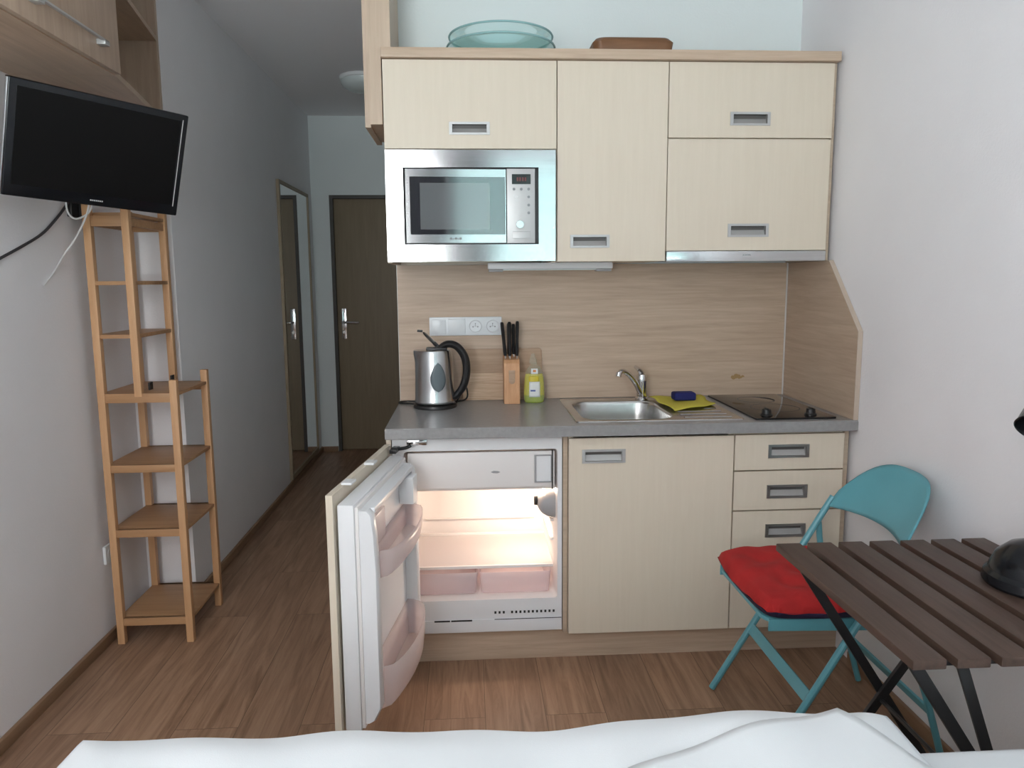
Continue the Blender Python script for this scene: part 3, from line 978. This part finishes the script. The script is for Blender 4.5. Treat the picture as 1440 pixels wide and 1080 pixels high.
# kettle
KX, KY = .152, -.172
t = thing('kettle', 'brushed steel electric kettle with a black handle on the worktop', 'kettle', (KX, KY, ZW))
b = MB(); b.lathe([(.083, .0), (.085, .004), (.083, .013), (.072, .016)], (KX, KY, ZW)); bs = b.build('base', M['black'], t)
b = MB(); b.tube([(KX - .07, KY + .03, ZW + .006), (KX - .105, KY + .06, ZW + .004), (KX - .147, KY + .085, ZW + .004), (KX - .137, KY + .115, ZW + .004), (KX - .09, KY + .118, ZW + .004), (KX - .02, KY + .125, ZW + .004), (KX + .09, KY + .10, ZW + .004), (KX + .125, KY + .05, ZW + .03), (KX + .118, KY + .02, ZW + .08), (KX + .10, KY + .03, ZW + .045), (KX + .08, KY + .06, ZW + .004)], .0034, 8, 5)
b.build('cord', M['black'], bs)
b = MB()
prof = [(.0755, .0175), (.0785, .021), (.0785, .03), (.0765, .034), (.0755, .08), (.0735, .13), (.0705, .18), (.066, .212), (.063, .222), (.058, .224)]
rows = []
for r, z in prof:
    ro_ = []
    for k in range(48):
        a = 2 * PI * k / 48
        rr = r
        if z > .17:
            d = math.cos(a - PI)
            if d > .85:
                rr += (d - .85) / .15 * .014 * (z - .17) / .05
        ro_.append((KX + rr * math.cos(a) - .002 * (z / .2), KY + rr * math.sin(a), ZW + z))
    rows.append(ro_)
b.grid(rows, close_u=True, cap0=True, cap1=True)
b.build('body', M['kettle_steel'], t, angle=50)
b = MB(); b.tube([(KX + .016, KY - .002, ZW + .224), (KX + .05, KY - .004, ZW + .245), (KX + .088, KY - .006, ZW + .236), (KX + .117, KY - .008, ZW + .195), (KX + .124, KY - .008, ZW + .14), (KX + .112, KY - .008, ZW + .085), (KX + .085, KY - .006, ZW + .047), (KX + .070, KY - .004, ZW + .040)], lambda q: .0125 + .003 * math.sin(PI * q), 12, 5, flat=1.25)
b.build('handle', M['black'], t)
b = MB(); b.box(KX - .03, KX + .05, KY - .03, KY + .03, ZW + .2225, ZW + .233, .004); b.build('rim_cover', M['black'], t)
b = MB()
L0, L1 = Vector((KX + .014, KY, ZW + .236)), Vector((KX - .042, KY, ZW + .293))
dv = (L1 - L0).normalized(); nv = Vector((dv.z, 0, -dv.x))
rows = []
for off, rs_ in ((-.0035, .92), (-.0015, 1.), (.0015, 1.), (.0035, .9)):
    rows.append([(L0 + L1) / 2 + nv * off + (dv * math.cos(a) * .039 + Vector((0, 1, 0)) * math.sin(a) * .036) * rs_ for a in [2 * PI * k / 32 for k in range(32)]])
b.grid(rows, close_u=True, cap0=True, cap1=True)
b.obox(L1 + dv * .004 + Vector((-.008, 0, .001)), (.010, 0, -.001), (0, .009, 0), (.0007, 0, .004), .001)
b.obox(L0 + dv * .008, dv * .014, (0, .014, 0), nv * .007, .003)
b.build('lid', M['black'], t)
b = MB()
rows = []
for k in range(13):
    q = k / 12
    zc = ZW + .068 + .112 * q
    w = .46 * (math.sin(PI * q) ** .6) * (1.05 - .35 * q)
    rr = .0762 - .005 * ((zc - ZW) / .2) + .0012
    rows.append([(KX - .001 + rr * math.cos(-1.33 + w * s), KY + rr * math.sin(-1.33 + w * s), zc) for s in (-1, -.6, -.2, .2, .6, 1)])
b.grid(rows)
b.build('water_gauge', M['gauge'], t, solid=.002, angle=80)

# knife block and knives
t = thing('knife_block', 'beech knife block between kettle and washing-up bottle', 'knife block', (.455, -.09, ZW))
b = MB()
b.prism([(-.137, ZW), (-.047, ZW), (-.036, 1.055), (-.107, 1.040), (-.120, 1.028)], 'x', .4235, .4865, .002)
b.build('block', M['beech'], t)
b = MB(); b.cyl((.455, -.1335, .958), (.455, -.1265, .9585), .012, .012, 20)
b.prism([(.443, .958), (.467, .958), (.467, 1.000), (.443, 1.000)], 'y', -.1312, -.1245)
b.build('notch', M['board_dark'], t)
kn = [(.4315, -.085, 1.188, -.012), (.449, -.093, 1.190, .0), (.447, -.060, 1.182, .0), (.466, -.070, 1.180, .0), (.4775, -.090, 1.192, .004)]
kl = ['leftmost black-handled knife in the block, leaning left', 'black-handled knife at the front middle of the block', 'black-handled knife at the back of the block, left of centre',
      'shorter black-handled knife in the block, second from the right', 'rightmost black-handled knife in the block']
for (x, y, z, lean), lb in zip(kn, kl):
    k = thing('kitchen_knife', lb, 'knife', (x, y, 1.05), group='knives in the block')
    zb = 1.0445 if y < -.08 else 1.049
    b = MB()
    rows = []
    for q, w, dp in ((0, .006, .0085), (.1, .0075, .011), (.45, .0065, .0095), (.8, .0075, .0115), (.96, .0070, .0115), (1, .005, .009)):
        zz = zb + .010 + (z - zb - .010) * q
        rows.append([(x + lean * q + w * math.cos(a), y + dp * math.sin(a) + .015 * q, zz) for a in [2 * PI * i / 12 for i in range(12)]])
    b.grid(rows, close_u=True, cap0=True, cap1=True)
    b.build('handle', M['black'], k)
    b = MB(); b.box(x - .0012, x + .0012, y - .009, y + .009, zb, zb + .0105); b.build('blade', M['steel'], k)

# washing-up liquid
SX, SY = .546, -.095
t = thing('soap_bottle', 'clear bottle of yellow washing-up liquid right of the knife block', 'bottle', (SX, SY, ZW))
b = MB()
b.use(M['soap_green']); b.lathe([(.036, .0), (.040, .004), (.041, .03)], (SX, SY, ZW), sx=1., sy=.62, cap1=False)
b.use(M['soap']); b.lathe([(.041, .03), (.040, .07), (.038, .095), (.034, .115)], (SX, SY, ZW), sx=1., sy=.62, cap0=False)
b.build('liquid', None, t, angle=60)
b = MB(); b.lathe([(.0405, .004), (.0425, .03), (.0415, .07), (.0395, .097), (.034, .124), (.024, .142), (.014, .150), (.012, .158)], (SX, SY, ZW), sx=1., sy=.64, cap0=False, cap1=False)
b.build('bottle_shell', M['clear'], t, angle=60)
b = MB(); b.lathe([(.0155, .156), (.0155, .172), (.012, .176), (.008, .190), (.0055, .197), (.001, .198)], (SX - .004, SY, ZW), seg=24); b.build('cap', M['clear'], t)
def label_patch(m, a0, a1, z0, z1, off, name, taper=0.):
    b = MB(); rows = []
    for k in range(7):
        q = k / 6
        z = z0 + (z1 - z0) * q
        R_ = .0425 + off - max(0, z - .07) * .095
        tt = taper * math.sin(PI * q)
        rows.append([(SX + R_ * math.cos(a), SY + R_ * .645 * math.sin(a), ZW + z) for a in [a0 - tt + (a1 - a0 + 2 * tt) * i / 8 for i in range(9)]])
    b.grid(rows)
    return b.build(name, m, t, solid=.0006, angle=80)
label_patch(M['label_white'], -2.1, -1.05, .024, .086, .0012, 'front_label')
label_patch(M['label_gold'], -2.15, -1.15, .086, .108, .0014, 'front_label')
label_patch(M['label_blue'], -1.95, -1.5, .047, .053, .0024, 'label_band')
label_patch(M['label_white'], -2.0, -1.15, .116, .138, -.0035, 'neck_label')
label_patch(M['label_orange'], -1.75, -1.4, .124, .133, -.0022, 'neck_mark')

# chopping boards leaning on the splashback
b = MB(); b.prism(rrect(.255, .585, .8675, 1.077, .012, 4), 'y', -.0225, -.0125, .002)
tag(b.build('chopping_board', M['board_dark']), 'larger brown chopping board against the splashback, behind the pale one', 'chopping board')
b = MB(); b.prism(rrect(.258, .520, .8675, .979, .006, 4), 'y', -.0335, -.0230, .002)
tag(b.build('chopping_board', M['board_light']), 'smaller pale chopping board leaning behind the knife block', 'chopping board')

# socket strip
t = thing('socket_strip', 'white strip of switch and sockets on the splashback above the kettle', 'socket', (.275, -.02, 1.132))
b = MB(); b.box(.128, .421, -.024, -.0123, 1.133, 1.208, .003); b.build('cover_plate', M['socket'], t)
b = MB(); b.box(.139, .195, -.028, -.0235, 1.142, 1.199, .002); b.build('blank_cover', M['socket'], t)
b = MB(); b.obox((.239, -.0275, 1.170), (.034, 0, 0), (0, .003, .0008), (0, -.0008, .030), .002); b.build('rocker_switch', M['socket'], t)
for x in (.314, .384):
    b = MB()
    b.use(M['socket'])
    b.lathe([(.027, 0), (.029, .004), (.026, .0045), (.022, .001), (.001, .0005)], (0, 0, 0), seg=32)
    b.use(M['mark'])
    for dx, dy in ((-.0095, 0), (.0095, 0)):
        b.lathe([(.0028, 0), (.0028, .0016), (.0001, .0016)], (dx, dy - .002, 0), seg=10)
    b.lathe([(.002, .0), (.002, .008), (.0001, .009)], (0, .011, 0), seg=10)
    b.box(-.012, .012, -.0003, .0005, .0006, .0018)
    b.box(-.0008, .0008, 0, .010, .0006, .0018)
    bmesh.ops.rotate(b.bm, verts=b.bm.verts[:], cent=(0, 0, 0), matrix=Matrix.Rotation(PI / 2, 3, 'X'))
    bmesh.ops.translate(b.bm, verts=b.bm.verts[:], vec=(x, -.0238, 1.170))
    b.build('socket_outlet', None, t)

# ------------------------------------------------------------------ on top of the wall cabinets
ZT = 2.1442
def dish(name, label, prof, z, rim):
    tt = thing(name, label, 'dish', (.42, -.19, z), group='glass dishes on the wall cabinets')
    b = MB(); b.lathe(prof, (.42, -.19, z), seg=72, cap0=True, cap1=True)
    b.build('bowl', M['dish'], tt, angle=60)
    b = MB()
    r0, z0 = rim
    b.grid([[(.42 + (r0 + .0036 * math.cos(c)) * math.cos(a), -.19 + (r0 + .0036 * math.cos(c)) * math.sin(a), z + z0 + .0036 * math.sin(c)) for c in [2 * PI * k / 8 for k in range(8)]] for a in [2 * PI * k / 72 for k in range(72)]], close_u=True, close_v=True)
    b.build('rim', M['dish_edge'], tt)
    b = MB(); b.lathe([(.072, .0003), (.072, .003), (.069, .003), (.069, .0003)], (.42, -.19, z), seg=48, cap0=False, cap1=False); b.build('foot_ring', M['dish_edge'], tt)
dish('glass_dish', 'lower aqua glass dish on top of the wall cabinets', [(.070, .0005), (.12, .006), (.165, .022), (.190, .040), (.198, .0475), (.195, .0475), (.186, .043), (.160, .026), (.118, .010), (.068, .0045)], ZT, (.1965, .048))
dish('glass_dish', 'upper aqua glass dish, nested in the lower one on the cabinets', [(.070, .0005), (.115, .010), (.155, .035), (.180, .062), (.190, .0775), (.187, .0775), (.176, .063), (.151, .037), (.112, .013), (.068, .0045)], ZT + .0075, (.1885, .078))
t = thing('wooden_tray', 'dark brown wooden tray on top of the wall cabinets', 'tray', (.88, -.20, ZT))
b = MB()
X0, X1, Y0, Y1 = .742, 1.022, -.335, -.07
rows = []
for z, ins in ((.0005, .004), (.012, .0), (.038, -.004), (.052, .008), (.058, .026), (.056, .034), (.030, .030), (.012, .028)):
    rows.append([(x, y, ZT + z) for x, y in rrect(X0 + ins, X1 - ins, Y0 + ins, Y1 - ins, .03, 6)])
b.grid(rows, close_u=True, cap0=True, cap1=True)
b.build('tray_body', M['tray'], t, angle=50)

# ------------------------------------------------------------------ left wall: cabinet, television, shelf
t = thing('overhead_cabinet', 'brown wood overhead cabinet on the left wall above the television', 'cabinet', (-.94, -.9, 1.986))
CB, CT = 1.986, CZ - .003
b = MB()
b.box(XL + .001, -.785, -1.40, -.597, CB, CB + .018)
b.box(XL + .001, -.785, -.615, -.597, CB + .018, CT)
b.box(XL + .001, -.785, -1.40, -1.382, CB + .018, CT)
b.box(XL + .001, XL + .006, -1.382, -.615, CB + .018, CT)
b.box(XL + .001, -.785, -1.40, -.597, CT, CT + .001)
b.build('carcass', M['wardrobe_y'], t)
b = MB(); b.box(-.784, -.767, -1.398, -.598, CB + .003, CT - .002, .001); dr = b.build('door', M['wardrobe_z'], t)
b = MB()
hz = 2.045
b.box(-.752, -.742, -1.085, -.715, hz, hz + .006, .0015)
for y in (-1.085, -.745):
    b.box(-.767, -.742, y, y + .030, hz - .009, hz + .006, .0015)
b.build('handle', M['alu'], dr)
# angled open end shelf
t = thing('corner_shelf', 'angled open end shelf joining the overhead cabinet to the hallway wall', 'shelf', (-.98, -.25, CB))
poly = [(XL + .001, -.595), (-.786, -.595), (-.905, .062), (XL + .001, .062)]
b = MB(); b.prism(poly, 'z', CB, CB + .018); b.build('bottom_board', M['wardrobe_y'], t)
b = MB(); b.prism(poly, 'z', 2.283, 2.301); b.build('shelf_board', M['wardrobe_y'], t)
b = MB(); b.box(XL + .001, -.905, .064, .083, CB, CT); b.build('end_panel', M['wardrobe_z'], t)
b = MB(); b.box(XL + .001, XL + .006, -.595, .062, CB + .018, 2.283); b.build('back_panel', M['wardrobe_z'], t)
b = MB(); b.box(XL + .007, -.788, -.5945, -.590, CB + .0185, CT); b.build('joint_strip', M['oak_edge'], t)

# television, tilted down and swung towards the bed
P0 = Vector((-.939, -.893, 1.912)); P1 = Vector((-.596, -.532, 1.882)); P2 = Vector((-.671, -.479, 1.573)); P3 = Vector((-1.015, -.841, 1.603))
ctr = (P0 + P1 + P2 + P3) / 4
ax = ((P1 - P0) + (P2 - P3)).normalized()
az = ((P0 - P3) + (P1 - P2)); az = (az - ax * az.dot(ax)).normalized()
ay = az.cross(ax)
tv = thing('television', 'black flat television on a wall arm, tilted above the wooden shelf', 'television', ctr, local=True)
rm = Matrix((ax, ay, az)).transposed()
tv.rotation_euler = rm.to_euler()
W, H = .250, .1605
b = MB(); b.box(-W, W, .0, .030, -H, H, .005, 3); b.build('casing', M['gloss_black'], tv)
b = MB(); b.prism([(-W + .03, -H + .03), (W - .03, -H + .03), (W - .03, H - .03), (-W + .03, H - .03)], 'y', .030, .042, .008); b.build('back_cover', M['black'], tv)
b = MB(); b.box(-W + .022, W - .024, -.0012, .001, -H + .034, H - .020); b.build('screen', M['tv_panel'], tv)
b = MB(); b.box(-W - .0022, -W + .0005, .002, .020, -H + .004, H - .004, .0006); b.build('edge_trim', M['chrome'], tv)
b = MB(); b.box(W - .0185, W - .0165, -.0018, -.0002, -H + .030, H - .016); b.build('edge_trim', M['silver_print'], tv)
b = MB()
for i in range(7):
    b.box(-.018 + i * .0054, -.0145 + i * .0054, -.0012, -.0002, -H + .0145, -H + .0185)
b.build('maker_mark', M['silver_print'], tv)
inv = rm.transposed()
def tl(p):
    return inv @ (Vector(p) - ctr)
b = MB()
hub = Vector((0, .047, -.02))
b.box(-.05, .05, .0415, .053, -.07, .03, .003)
b.build('mount_plate', M['black'], tv)
b = MB()
wallp = tl((XL + .016, -.50, 1.66))
b.tube([(0, .05, -.03), Vector((0, .05, -.03)) * .45 + wallp * .55 + Vector((0, .012, -.02)), wallp], .014, 10, 4)
b.build('wall_arm', M['black'], tv)
# bracket foot seen under the set (fixed to the wall)
b = MB(); b.box(XL + .0008, XL + .018, -.330, -.215, 1.585, 1.70, .003)
b.box(XL + .018, XL + .040, -.285, -.240, 1.585, 1.68, .003)
tag(b.build('wall_bracket', M['black']), 'small black bracket on the left wall under the television', 'bracket')
b = MB(); b.tube([(XL + .004, -.80, 1.405), (XL + .004, -.75, 1.427), (XL + .004, -.63, 1.468), (XL + .004, -.51, 1.513), (XL + .006, -.43, 1.560), (XL + .012, -.36, 1.615), (XL + .02, -.33, 1.66)], .0045, 8, 5)
tag(b.build('power_cable', M['dark_cable']), 'dark cable running down the left wall from the television', 'cable')
b = MB()
b.tube([(XL + .032, -.385, 1.66), (XL + .028, -.385, 1.625), (XL + .032, -.38, 1.590), (XL + .045, -.36, 1.575), (XL + .085, -.365, 1.590), (XL + .105, -.37, 1.617), (XL + .105, -.375, 1.65)], .0032, 8, 5)
b.tube([(XL + .105, -.375, 1.65), (XL + .085, -.370, 1.585), (XL + .040, -.37, 1.505), (XL + .006, -.38, 1.455), (XL + .004, -.45, 1.395), (XL + .004, -.52, 1.350)], .0032, 8, 5)
tag(b.build('aerial_cable', M['white_cable']), 'white cable looping below the television against the wall', 'cable')
t = thing('wall_socket', 'small white wall socket left of the wooden shelf leg', 'socket', (XL, -.25, .337))
b = MB(); b.box(XL + .0005, XL + .012, -.285, -.215, .303, .372, .003); b.build('cover_plate', M['socket'], t)
b = MB(); b.cyl((XL + .011, -.25, .337), (XL + .0135, -.25, .337), .021); b.build('socket_face', M['white'], t)

# step-shaped wooden shelf
t = thing('wooden_shelf', 'narrow stepped birch shelf standing against the left wall', 'shelf', (-.91, -.14, 0))
SX0, SX1, SM, SY0, SY1, lg = -1.056, -.775, -.925, -.318, .030, .026
def post(x, y, z0, z1):
    b = MB(); b.box(x, x + lg, y, y + lg, z0, z1, .002); return b
post(SX0, SY0, .0005, 1.632).build('leg', M['shelf_z'], t)
post(SX1 - lg, SY0, .0005, 1.005).build('leg', M['shelf_z'], t)
post(SX1 - lg, SY1 - lg, .0005, 1.005).build('leg', M['shelf_z'], t)
post(SX0, SY1 - lg, .0005, 1.632).build('leg', M['shelf_z'], t)
post(SM, SY0, .946, 1.632).build('tower_post', M['shelf_z'], t)
post(SM, SY1 - lg, .946, 1.632).build('tower_post', M['shelf_z'], t)
def board(z, x1, rail=.028, top=True):
    b = MB()
    b.box(SX0 + .003, x1 - .003, SY0 + .012, SY1 - .006, z - .012, z, .001)
    b.box(SX0 + lg, x1 - lg, SY0 + .003, SY0 + .021, z - rail, z, .001)
    b.box(SX0 + lg, x1 - lg, SY1 - .021, SY1 - .003, z - rail, z, .001)
    return b.build('shelf_board', M['shelf_x'], t)
for z in (.100, .446, .692):
    board(z, SX1)
board(.958, SX1, .034)
for z in (1.172, 1.362):
    b = MB()
    b.box(SX0 + .003, SM + lg - .003, SY0 + .004, SY1 - .004, z - .014, z, .001)
    b.build('shelf_board', M['shelf_x'], t)
b = MB()
b.box(SX0 + lg, SM, SY0 + .004, SY0 + .020, 1.553, 1.590, .001)
b.box(SX0 + lg, SM, SY1 - .020, SY1 - .004, 1.553, 1.590, .001)
b.box(SM + .006, SM + .020, SY0 + lg, SY1 - lg, 1.556, 1.584, .001)
b.box(SX0 + .006, SX0 + .020, SY0 + lg, SY1 - lg, 1.556, 1.584, .001)
b.build('top_rail', M['shelf_x'], t)
b = MB(); b.box(SX0 + .004, SM + lg - .004, SY0 + .027, SY1 - .027, 1.5905, 1.6025, .001); b.build('shelf_board', M['shelf_x'], t)
for y in (SY0 + .06, SY1 - .08):
    b = MB(); b.box(SM + .0262, SM + .032, y, y + .03, .962, .990, .001); b.build('bracket', M['black'], t)

# ------------------------------------------------------------------ table
t = thing('folding_table', 'small dark slatted folding table with black legs beside the bed', 'table', (1.29, -1.64, 0))
TX, TY0, TY1, TZ = 1.030, -1.925, -1.350, .712
for i in range(7):
    b = MB(); x = TX + i * .0785
    b.box(x, x + .060, TY0, TY1, TZ - .018, TZ, .003)
    b.build('slat', M['slat'], t)
TX1 = TX + 6 * .0785 + .060
for y in (-1.425, -1.862):
    b = MB(); b.box(TX + .034, TX1 - .012, y - .003, y + .016, TZ - .045, TZ - .0185, .001); b.build('rail', M['black'], t)
def leg(p0, p1, s=.0):
    b = MB(); b.bar(p0, p1, .022, .010, (0, 1, 0), .001); b.build('leg', M['black'], t)
zt_, zf = TZ - .035, .004
leg((TX + .035, -1.436, zt_), (TX1 - .055, -1.436, zf))
leg((TX1 - .085, -1.448, zt_), (TX - .005, -1.448, zf))
leg((TX + .035, -1.872, zt_), (TX1 - .055, -1.872, zf))
leg((TX1 - .085, -1.886, zt_), (TX - .005, -1.886, zf))
b = MB(); b.bar((1.149, -1.878, zt_), (1.268, -1.878, .345), .020, .006, (0, 1, 0), .001); b.build('brace', M['black'], t)
for x, z in ((TX1 - .075, .03), (TX + .02, .04)):
    b = MB(); b.tube([(x, -1.886 if x < 1.2 else -1.872, z), (x, -1.448 if x < 1.2 else -1.436, z)], .006, 8, 1); b.build('stretcher', M['black'], t)
b = MB(); b.tube([(1.262, -1.892, .350), (1.262, -1.43, .350)], .005, 8, 1); b.build('pivot_rod', M['black'], t)

# desk lamp at the right edge of the table
LX, LY = 1.470, -1.640
t = thing('desk_lamp', 'black desk lamp with a domed foot on the slatted table', 'lamp', (LX, LY, TZ))
b = MB(); b.lathe([(.098, .0005), (.101, .006), (.098, .022), (.090, .030), (.088, .040), (.078, .062), (.055, .084), (.030, .094), (.014, .098)], (LX, LY, TZ)); b.build('foot', M['gloss_black'], t, angle=25)
b = MB(); b.tube([(LX, LY, TZ + .095), (LX + .03, LY + .01, TZ + .22), (LX + .085, LY + .05, TZ + .34), (1.54, -1.558, 1.112)], .007, 10); b.build('stem', M['black'], t)
b = MB(); b.tube([(LX + .048, LY - .088, TZ + .014), (LX + .066, LY - .062, TZ + .02)], .006, 8, 1); b.build('switch', M['chrome'], t)
b = MB()
hd = Vector((-.50, -.40, -.74)).normalized(); hc = Vector((1.487, -1.6, 1.036)) - hd * .105
n1 = hd.cross(Vector((0, 0, 1))).normalized(); n2 = hd.cross(n1)
rows = []
for s, r in ((.0, .018), (.015, .028), (.05, .042), (.10, .052), (.103, .0545), (.105, .052), (.10, .049), (.05, .039), (.02, .024)):
    rows.append([hc + hd * s + (n1 * math.cos(a) + n2 * math.sin(a)) * r for a in [2 * PI * k / 32 for k in range(32)]])
b.grid(rows, close_u=True, cap0=True, cap1=True)
b.build('lamp_shade', M['gloss_black'], t)

# ------------------------------------------------------------------ folding chair
t = thing('folding_chair', 'turquoise metal folding chair pushed in between drawers and table', 'chair', (1.33, -1.0, 0))
CY0, CY1 = -1.215, -.785     # near and far side
fx, tx, tz = 1.075, 1.502, .735
dxz = (tx - fx) / tz
def up_x(z):
    return fx + dxz * z
for yy, sd in ((CY0, 1), (CY1, -1)):
    b = MB()
    b.tube([(fx, yy, .006), (up_x(.25), yy, .25), (up_x(.5), yy, .5), (up_x(.60), yy, .60), (up_x(.655), yy + sd * .002, .655)], .0105, 10, 4)
    b.build('leg', M['turq'], t)
    b = MB()
    b.tube([(up_x(.565) + .016, yy - sd * .014, .565), (1.44, yy - sd * .015, .44), (1.52, yy - sd * .015, .22), (1.585, yy - sd * .015, .006)], .0095, 10, 4)
    b.build('leg', M['turq'], t)
    b = MB(); b.bar((1.085, yy + sd * .018, .425), (1.46, yy + sd * .018, .415), .034, .005, (0, 1, 0), .001); b.build('seat_rail', M['turq'], t)
b = MB(); b.bar((up_x(.215), CY0 + .009, .215), (up_x(.215), CY1 - .009, .215), .034, .008, (1, 0, -.6), .001); b.build('front_bar', M['turq'], t)
b = MB(); b.bar((1.535, CY0 + .0, .172), (1.535, CY1 - .0, .172), .026, .008, (1, 0, .3), .001); b.build('rear_bar', M['turq'], t)
# seat pan
b = MB(); b.prism(rrect(1.078, 1.462, CY0 + .022, CY1 - .022, .035, 5), 'z', .428, .440, .003); b.build('seat', M['turq'], t)
# curved backrest with rounded upper corners
b = MB()
rows = []
nz, ny = 12, 24
for i in range(nz + 1):
    q = i / nz
    r = []
    for j in range(ny + 1):
        s = j / ny * 2 - 1
        z0 = .622 + .010 * (1 - s * s) * 1.0
        ztop = .792 - .115 * abs(s) ** 3.6
        z = z0 + (ztop - z0) * q
        y = (CY0 + CY1) / 2 + s * (CY1 - CY0) / 2 * (1 - .06 * q * abs(s) ** 3)
        x = up_x(z) + .050 * (1 - s * s) - .012 * math.sin(PI * q) * (1 - s * s)
        r.append((x, y, z))
    rows.append(r)
b.grid(rows)
b.build('backrest', M['turq'], t, solid=.006, angle=60)
# cushion with tufts
b = MB()
n = 28
tuft = [(.3, .3), (.7, .3), (.3, .7), (.7, .7), (.5, .5)]
def cush(u, v, s):
    e = (1 - abs(2 * u - 1) ** 7) * (1 - abs(2 * v - 1) ** 7)
    h = .040 * max(0, e) ** .42
    for a, c in tuft:
        h -= .016 * math.exp(-((u - a) ** 2 + (v - c) ** 2) / .008)
    rnd = random.Random(int(u * 997) * 31 + int(v * 991))
    x0, x1, y0, y1 = 1.055, 1.440, -1.235, -.790
    # slightly rounded square outline
    k = 1 - .09 * (abs(2 * u - 1) * abs(2 * v - 1)) ** 2
    x = (x0 + x1) / 2 + (u - .5) * (x1 - x0) * k
    y = (y0 + y1) / 2 + (v - .5) * (y1 - y0) * k
    if s > 0:
        z = .4705 + h * 1.05 + .002 * math.sin(u * 23 + v * 9) + .0015 * math.sin(v * 31 - u * 7)
    else:
        z = .4705 - min(.030, .034 * max(0, e) ** .5)
    return (x, y, z)
top = [[cush(i / n, j / n, 1) for j in range(n + 1)] for i in range(n + 1)]
bot = [[cush(i / n, j / n, -1) for j in range(n + 1)] for i in range(n + 1)]
b.use(M['red'])
b.grid(top)
b.use(M['navy'])
b.grid([list(reversed(r)) for r in bot])
bmesh.ops.remove_doubles(b.bm, verts=b.bm.verts[:], dist=.0012)
tag(b.build('seat_cushion', None, angle=80), 'red tufted seat cushion on the turquoise chair', 'cushion')

# ------------------------------------------------------------------ bed
t = thing('bed', 'white-sheeted double bed across the foreground', 'bed', (.55, -2.8, 0))
b = MB(); b.box(-.28, 1.600, -3.80, -2.03, .06, .30, .01); b.build('base', M['wardrobe_y'], t)
for x in (-.22, 1.53):
    for y in (-3.74, -2.12):
        b = MB(); b.box(x, x + .05, y, y + .05, .0005, .06); b.build('leg', M['black'], t)
b = MB(); b.box(-.300, 1.608, -3.82, -1.988, .3005, .597, .03, 4); b.build('mattress', M['mattress'], t, angle=60)

def wav(x, y):
    return (.004 * math.sin(7.3 * x + 2.1 * y) + .003 * math.sin(13.1 * x - 5.2 * y + 1.3) + .0022 * math.sin(23 * x + 17 * y) + .0025 * math.sin(4.2 * y + 31 * x + .7)
            + .005 * math.sin(9 * (x + .6 * y)) * math.sin(6.1 * y + 2 * x))
BX0, BX1, BY0, BY1 = -.338, .965, -3.80, -1.948
def duv(x, y):
    du = max(0, min(x - BX0, BX1 - x))
    dv = max(0, BY1 - y)
    rise = math.sin(min(1, min(du, dv) / .07) * PI / 2)
    q = max(0, min(1, (x - .40) / .40))
    return (.6285 - .004 * q + .009 * max(0, min(1, (-.02 - x) / .25))) + .014 * rise + wav(x, y) * (.25 + .6 * rise) + .010 * q * q * (3 - 2 * q) * math.sin(min(1, du / .05) * PI / 2)
b = MB()
rows = []
nx, ny = 110, 110
for j in range(ny + 1):
    v = 1 - (1 - j / ny) ** 1.5
    r = []
    for i in range(nx + 1):
        u = i / nx
        x = BX0 + (BX1 - BX0) * u
        y = BY0 + (BY1 - BY0) * v
        dv_ = BY1 - y
        du = min(x - BX0, BX1 - x)
        yy = y + (.006 * math.sin(11 * x + .5) + .004 * math.sin(27 * x)) * math.exp(-dv_ / .1)
        xx = x + .008 * math.sin(9 * y) * math.exp(-du / .1)
        r.append((xx, yy, duv(x, y)))
    rows.append(r)
b.grid(rows)
tag(b.build('duvet', M['cotton'], solid=.012, angle=180), 'rumpled white duvet lying on the bed', 'duvet')
# folded sheet with its corner pointing at the chair
b = MB()
pk = Vector((.882, -1.962, 0)); da = Vector((-.27, -.090, 0)).normalized(); db = Vector((.055, -.13, 0)).normalized()
rows = []
for i in range(41):
    r = []
    for j in range(41):
        u, v = i / 40 * .70, j / 40 * .62
        p = pk + da * u + db * v
        px = min(p.x, BX1 - .03)
        k_ = .35 * min(1, v / .25) * min(1, u / .1)
        z = .0090 + (1 - k_) * duv(px, p.y) + k_ * .652 + .006 * math.exp(-(u + v) / .05)
        r.append((p.x, p.y, z))
    rows.append(r)
b.grid(rows)
tag(b.build('folded_sheet', M['cotton'], solid=.004, angle=80), 'smooth folded white sheet on the duvet, its corner pointing at the table', 'sheet')

# ------------------------------------------------------------------ daylight
w = bpy.data.worlds.new('overcast_sky')
S.world = w
w.use_nodes = True
nt = w.node_tree
bg = nt.nodes['Background']
tc = nt.nodes.new('ShaderNodeTexCoord')
sx = nt.nodes.new('ShaderNodeSeparateXYZ')
nt.links.new(tc.outputs['Generated'], sx.inputs[0])
rp = nt.nodes.new('ShaderNodeValToRGB')
e = rp.color_ramp.elements
e[0].position = .47
e[0].color = (1.0, 1.05, 1.05, 1)
e[1].position = .53
e[1].color = (.70, .665, .665, 1)
mr = nt.nodes.new('ShaderNodeMapRange')
mr.inputs['From Min'].default_value = -1
mr.inputs['From Max'].default_value = 1
nt.links.new(sx.outputs['Z'], mr.inputs['Value'])
nt.links.new(mr.outputs['Result'], rp.inputs['Fac'])
nt.links.new(rp.outputs['Color'], bg.inputs['Color'])
bg.inputs['Strength'].default_value = 20

S.view_settings.view_transform = 'Standard'
S.view_settings.look = 'None'
S.view_settings.gamma = 1
S.view_settings.use_curve_mapping = False
S.view_settings.exposure = 0.0
S.cycles.max_bounces = 14
S.cycles.diffuse_bounces = 7
S.cycles.glossy_bounces = 5
S.cycles.transparent_max_bounces = 16
S.cycles.sample_clamp_indirect = 6
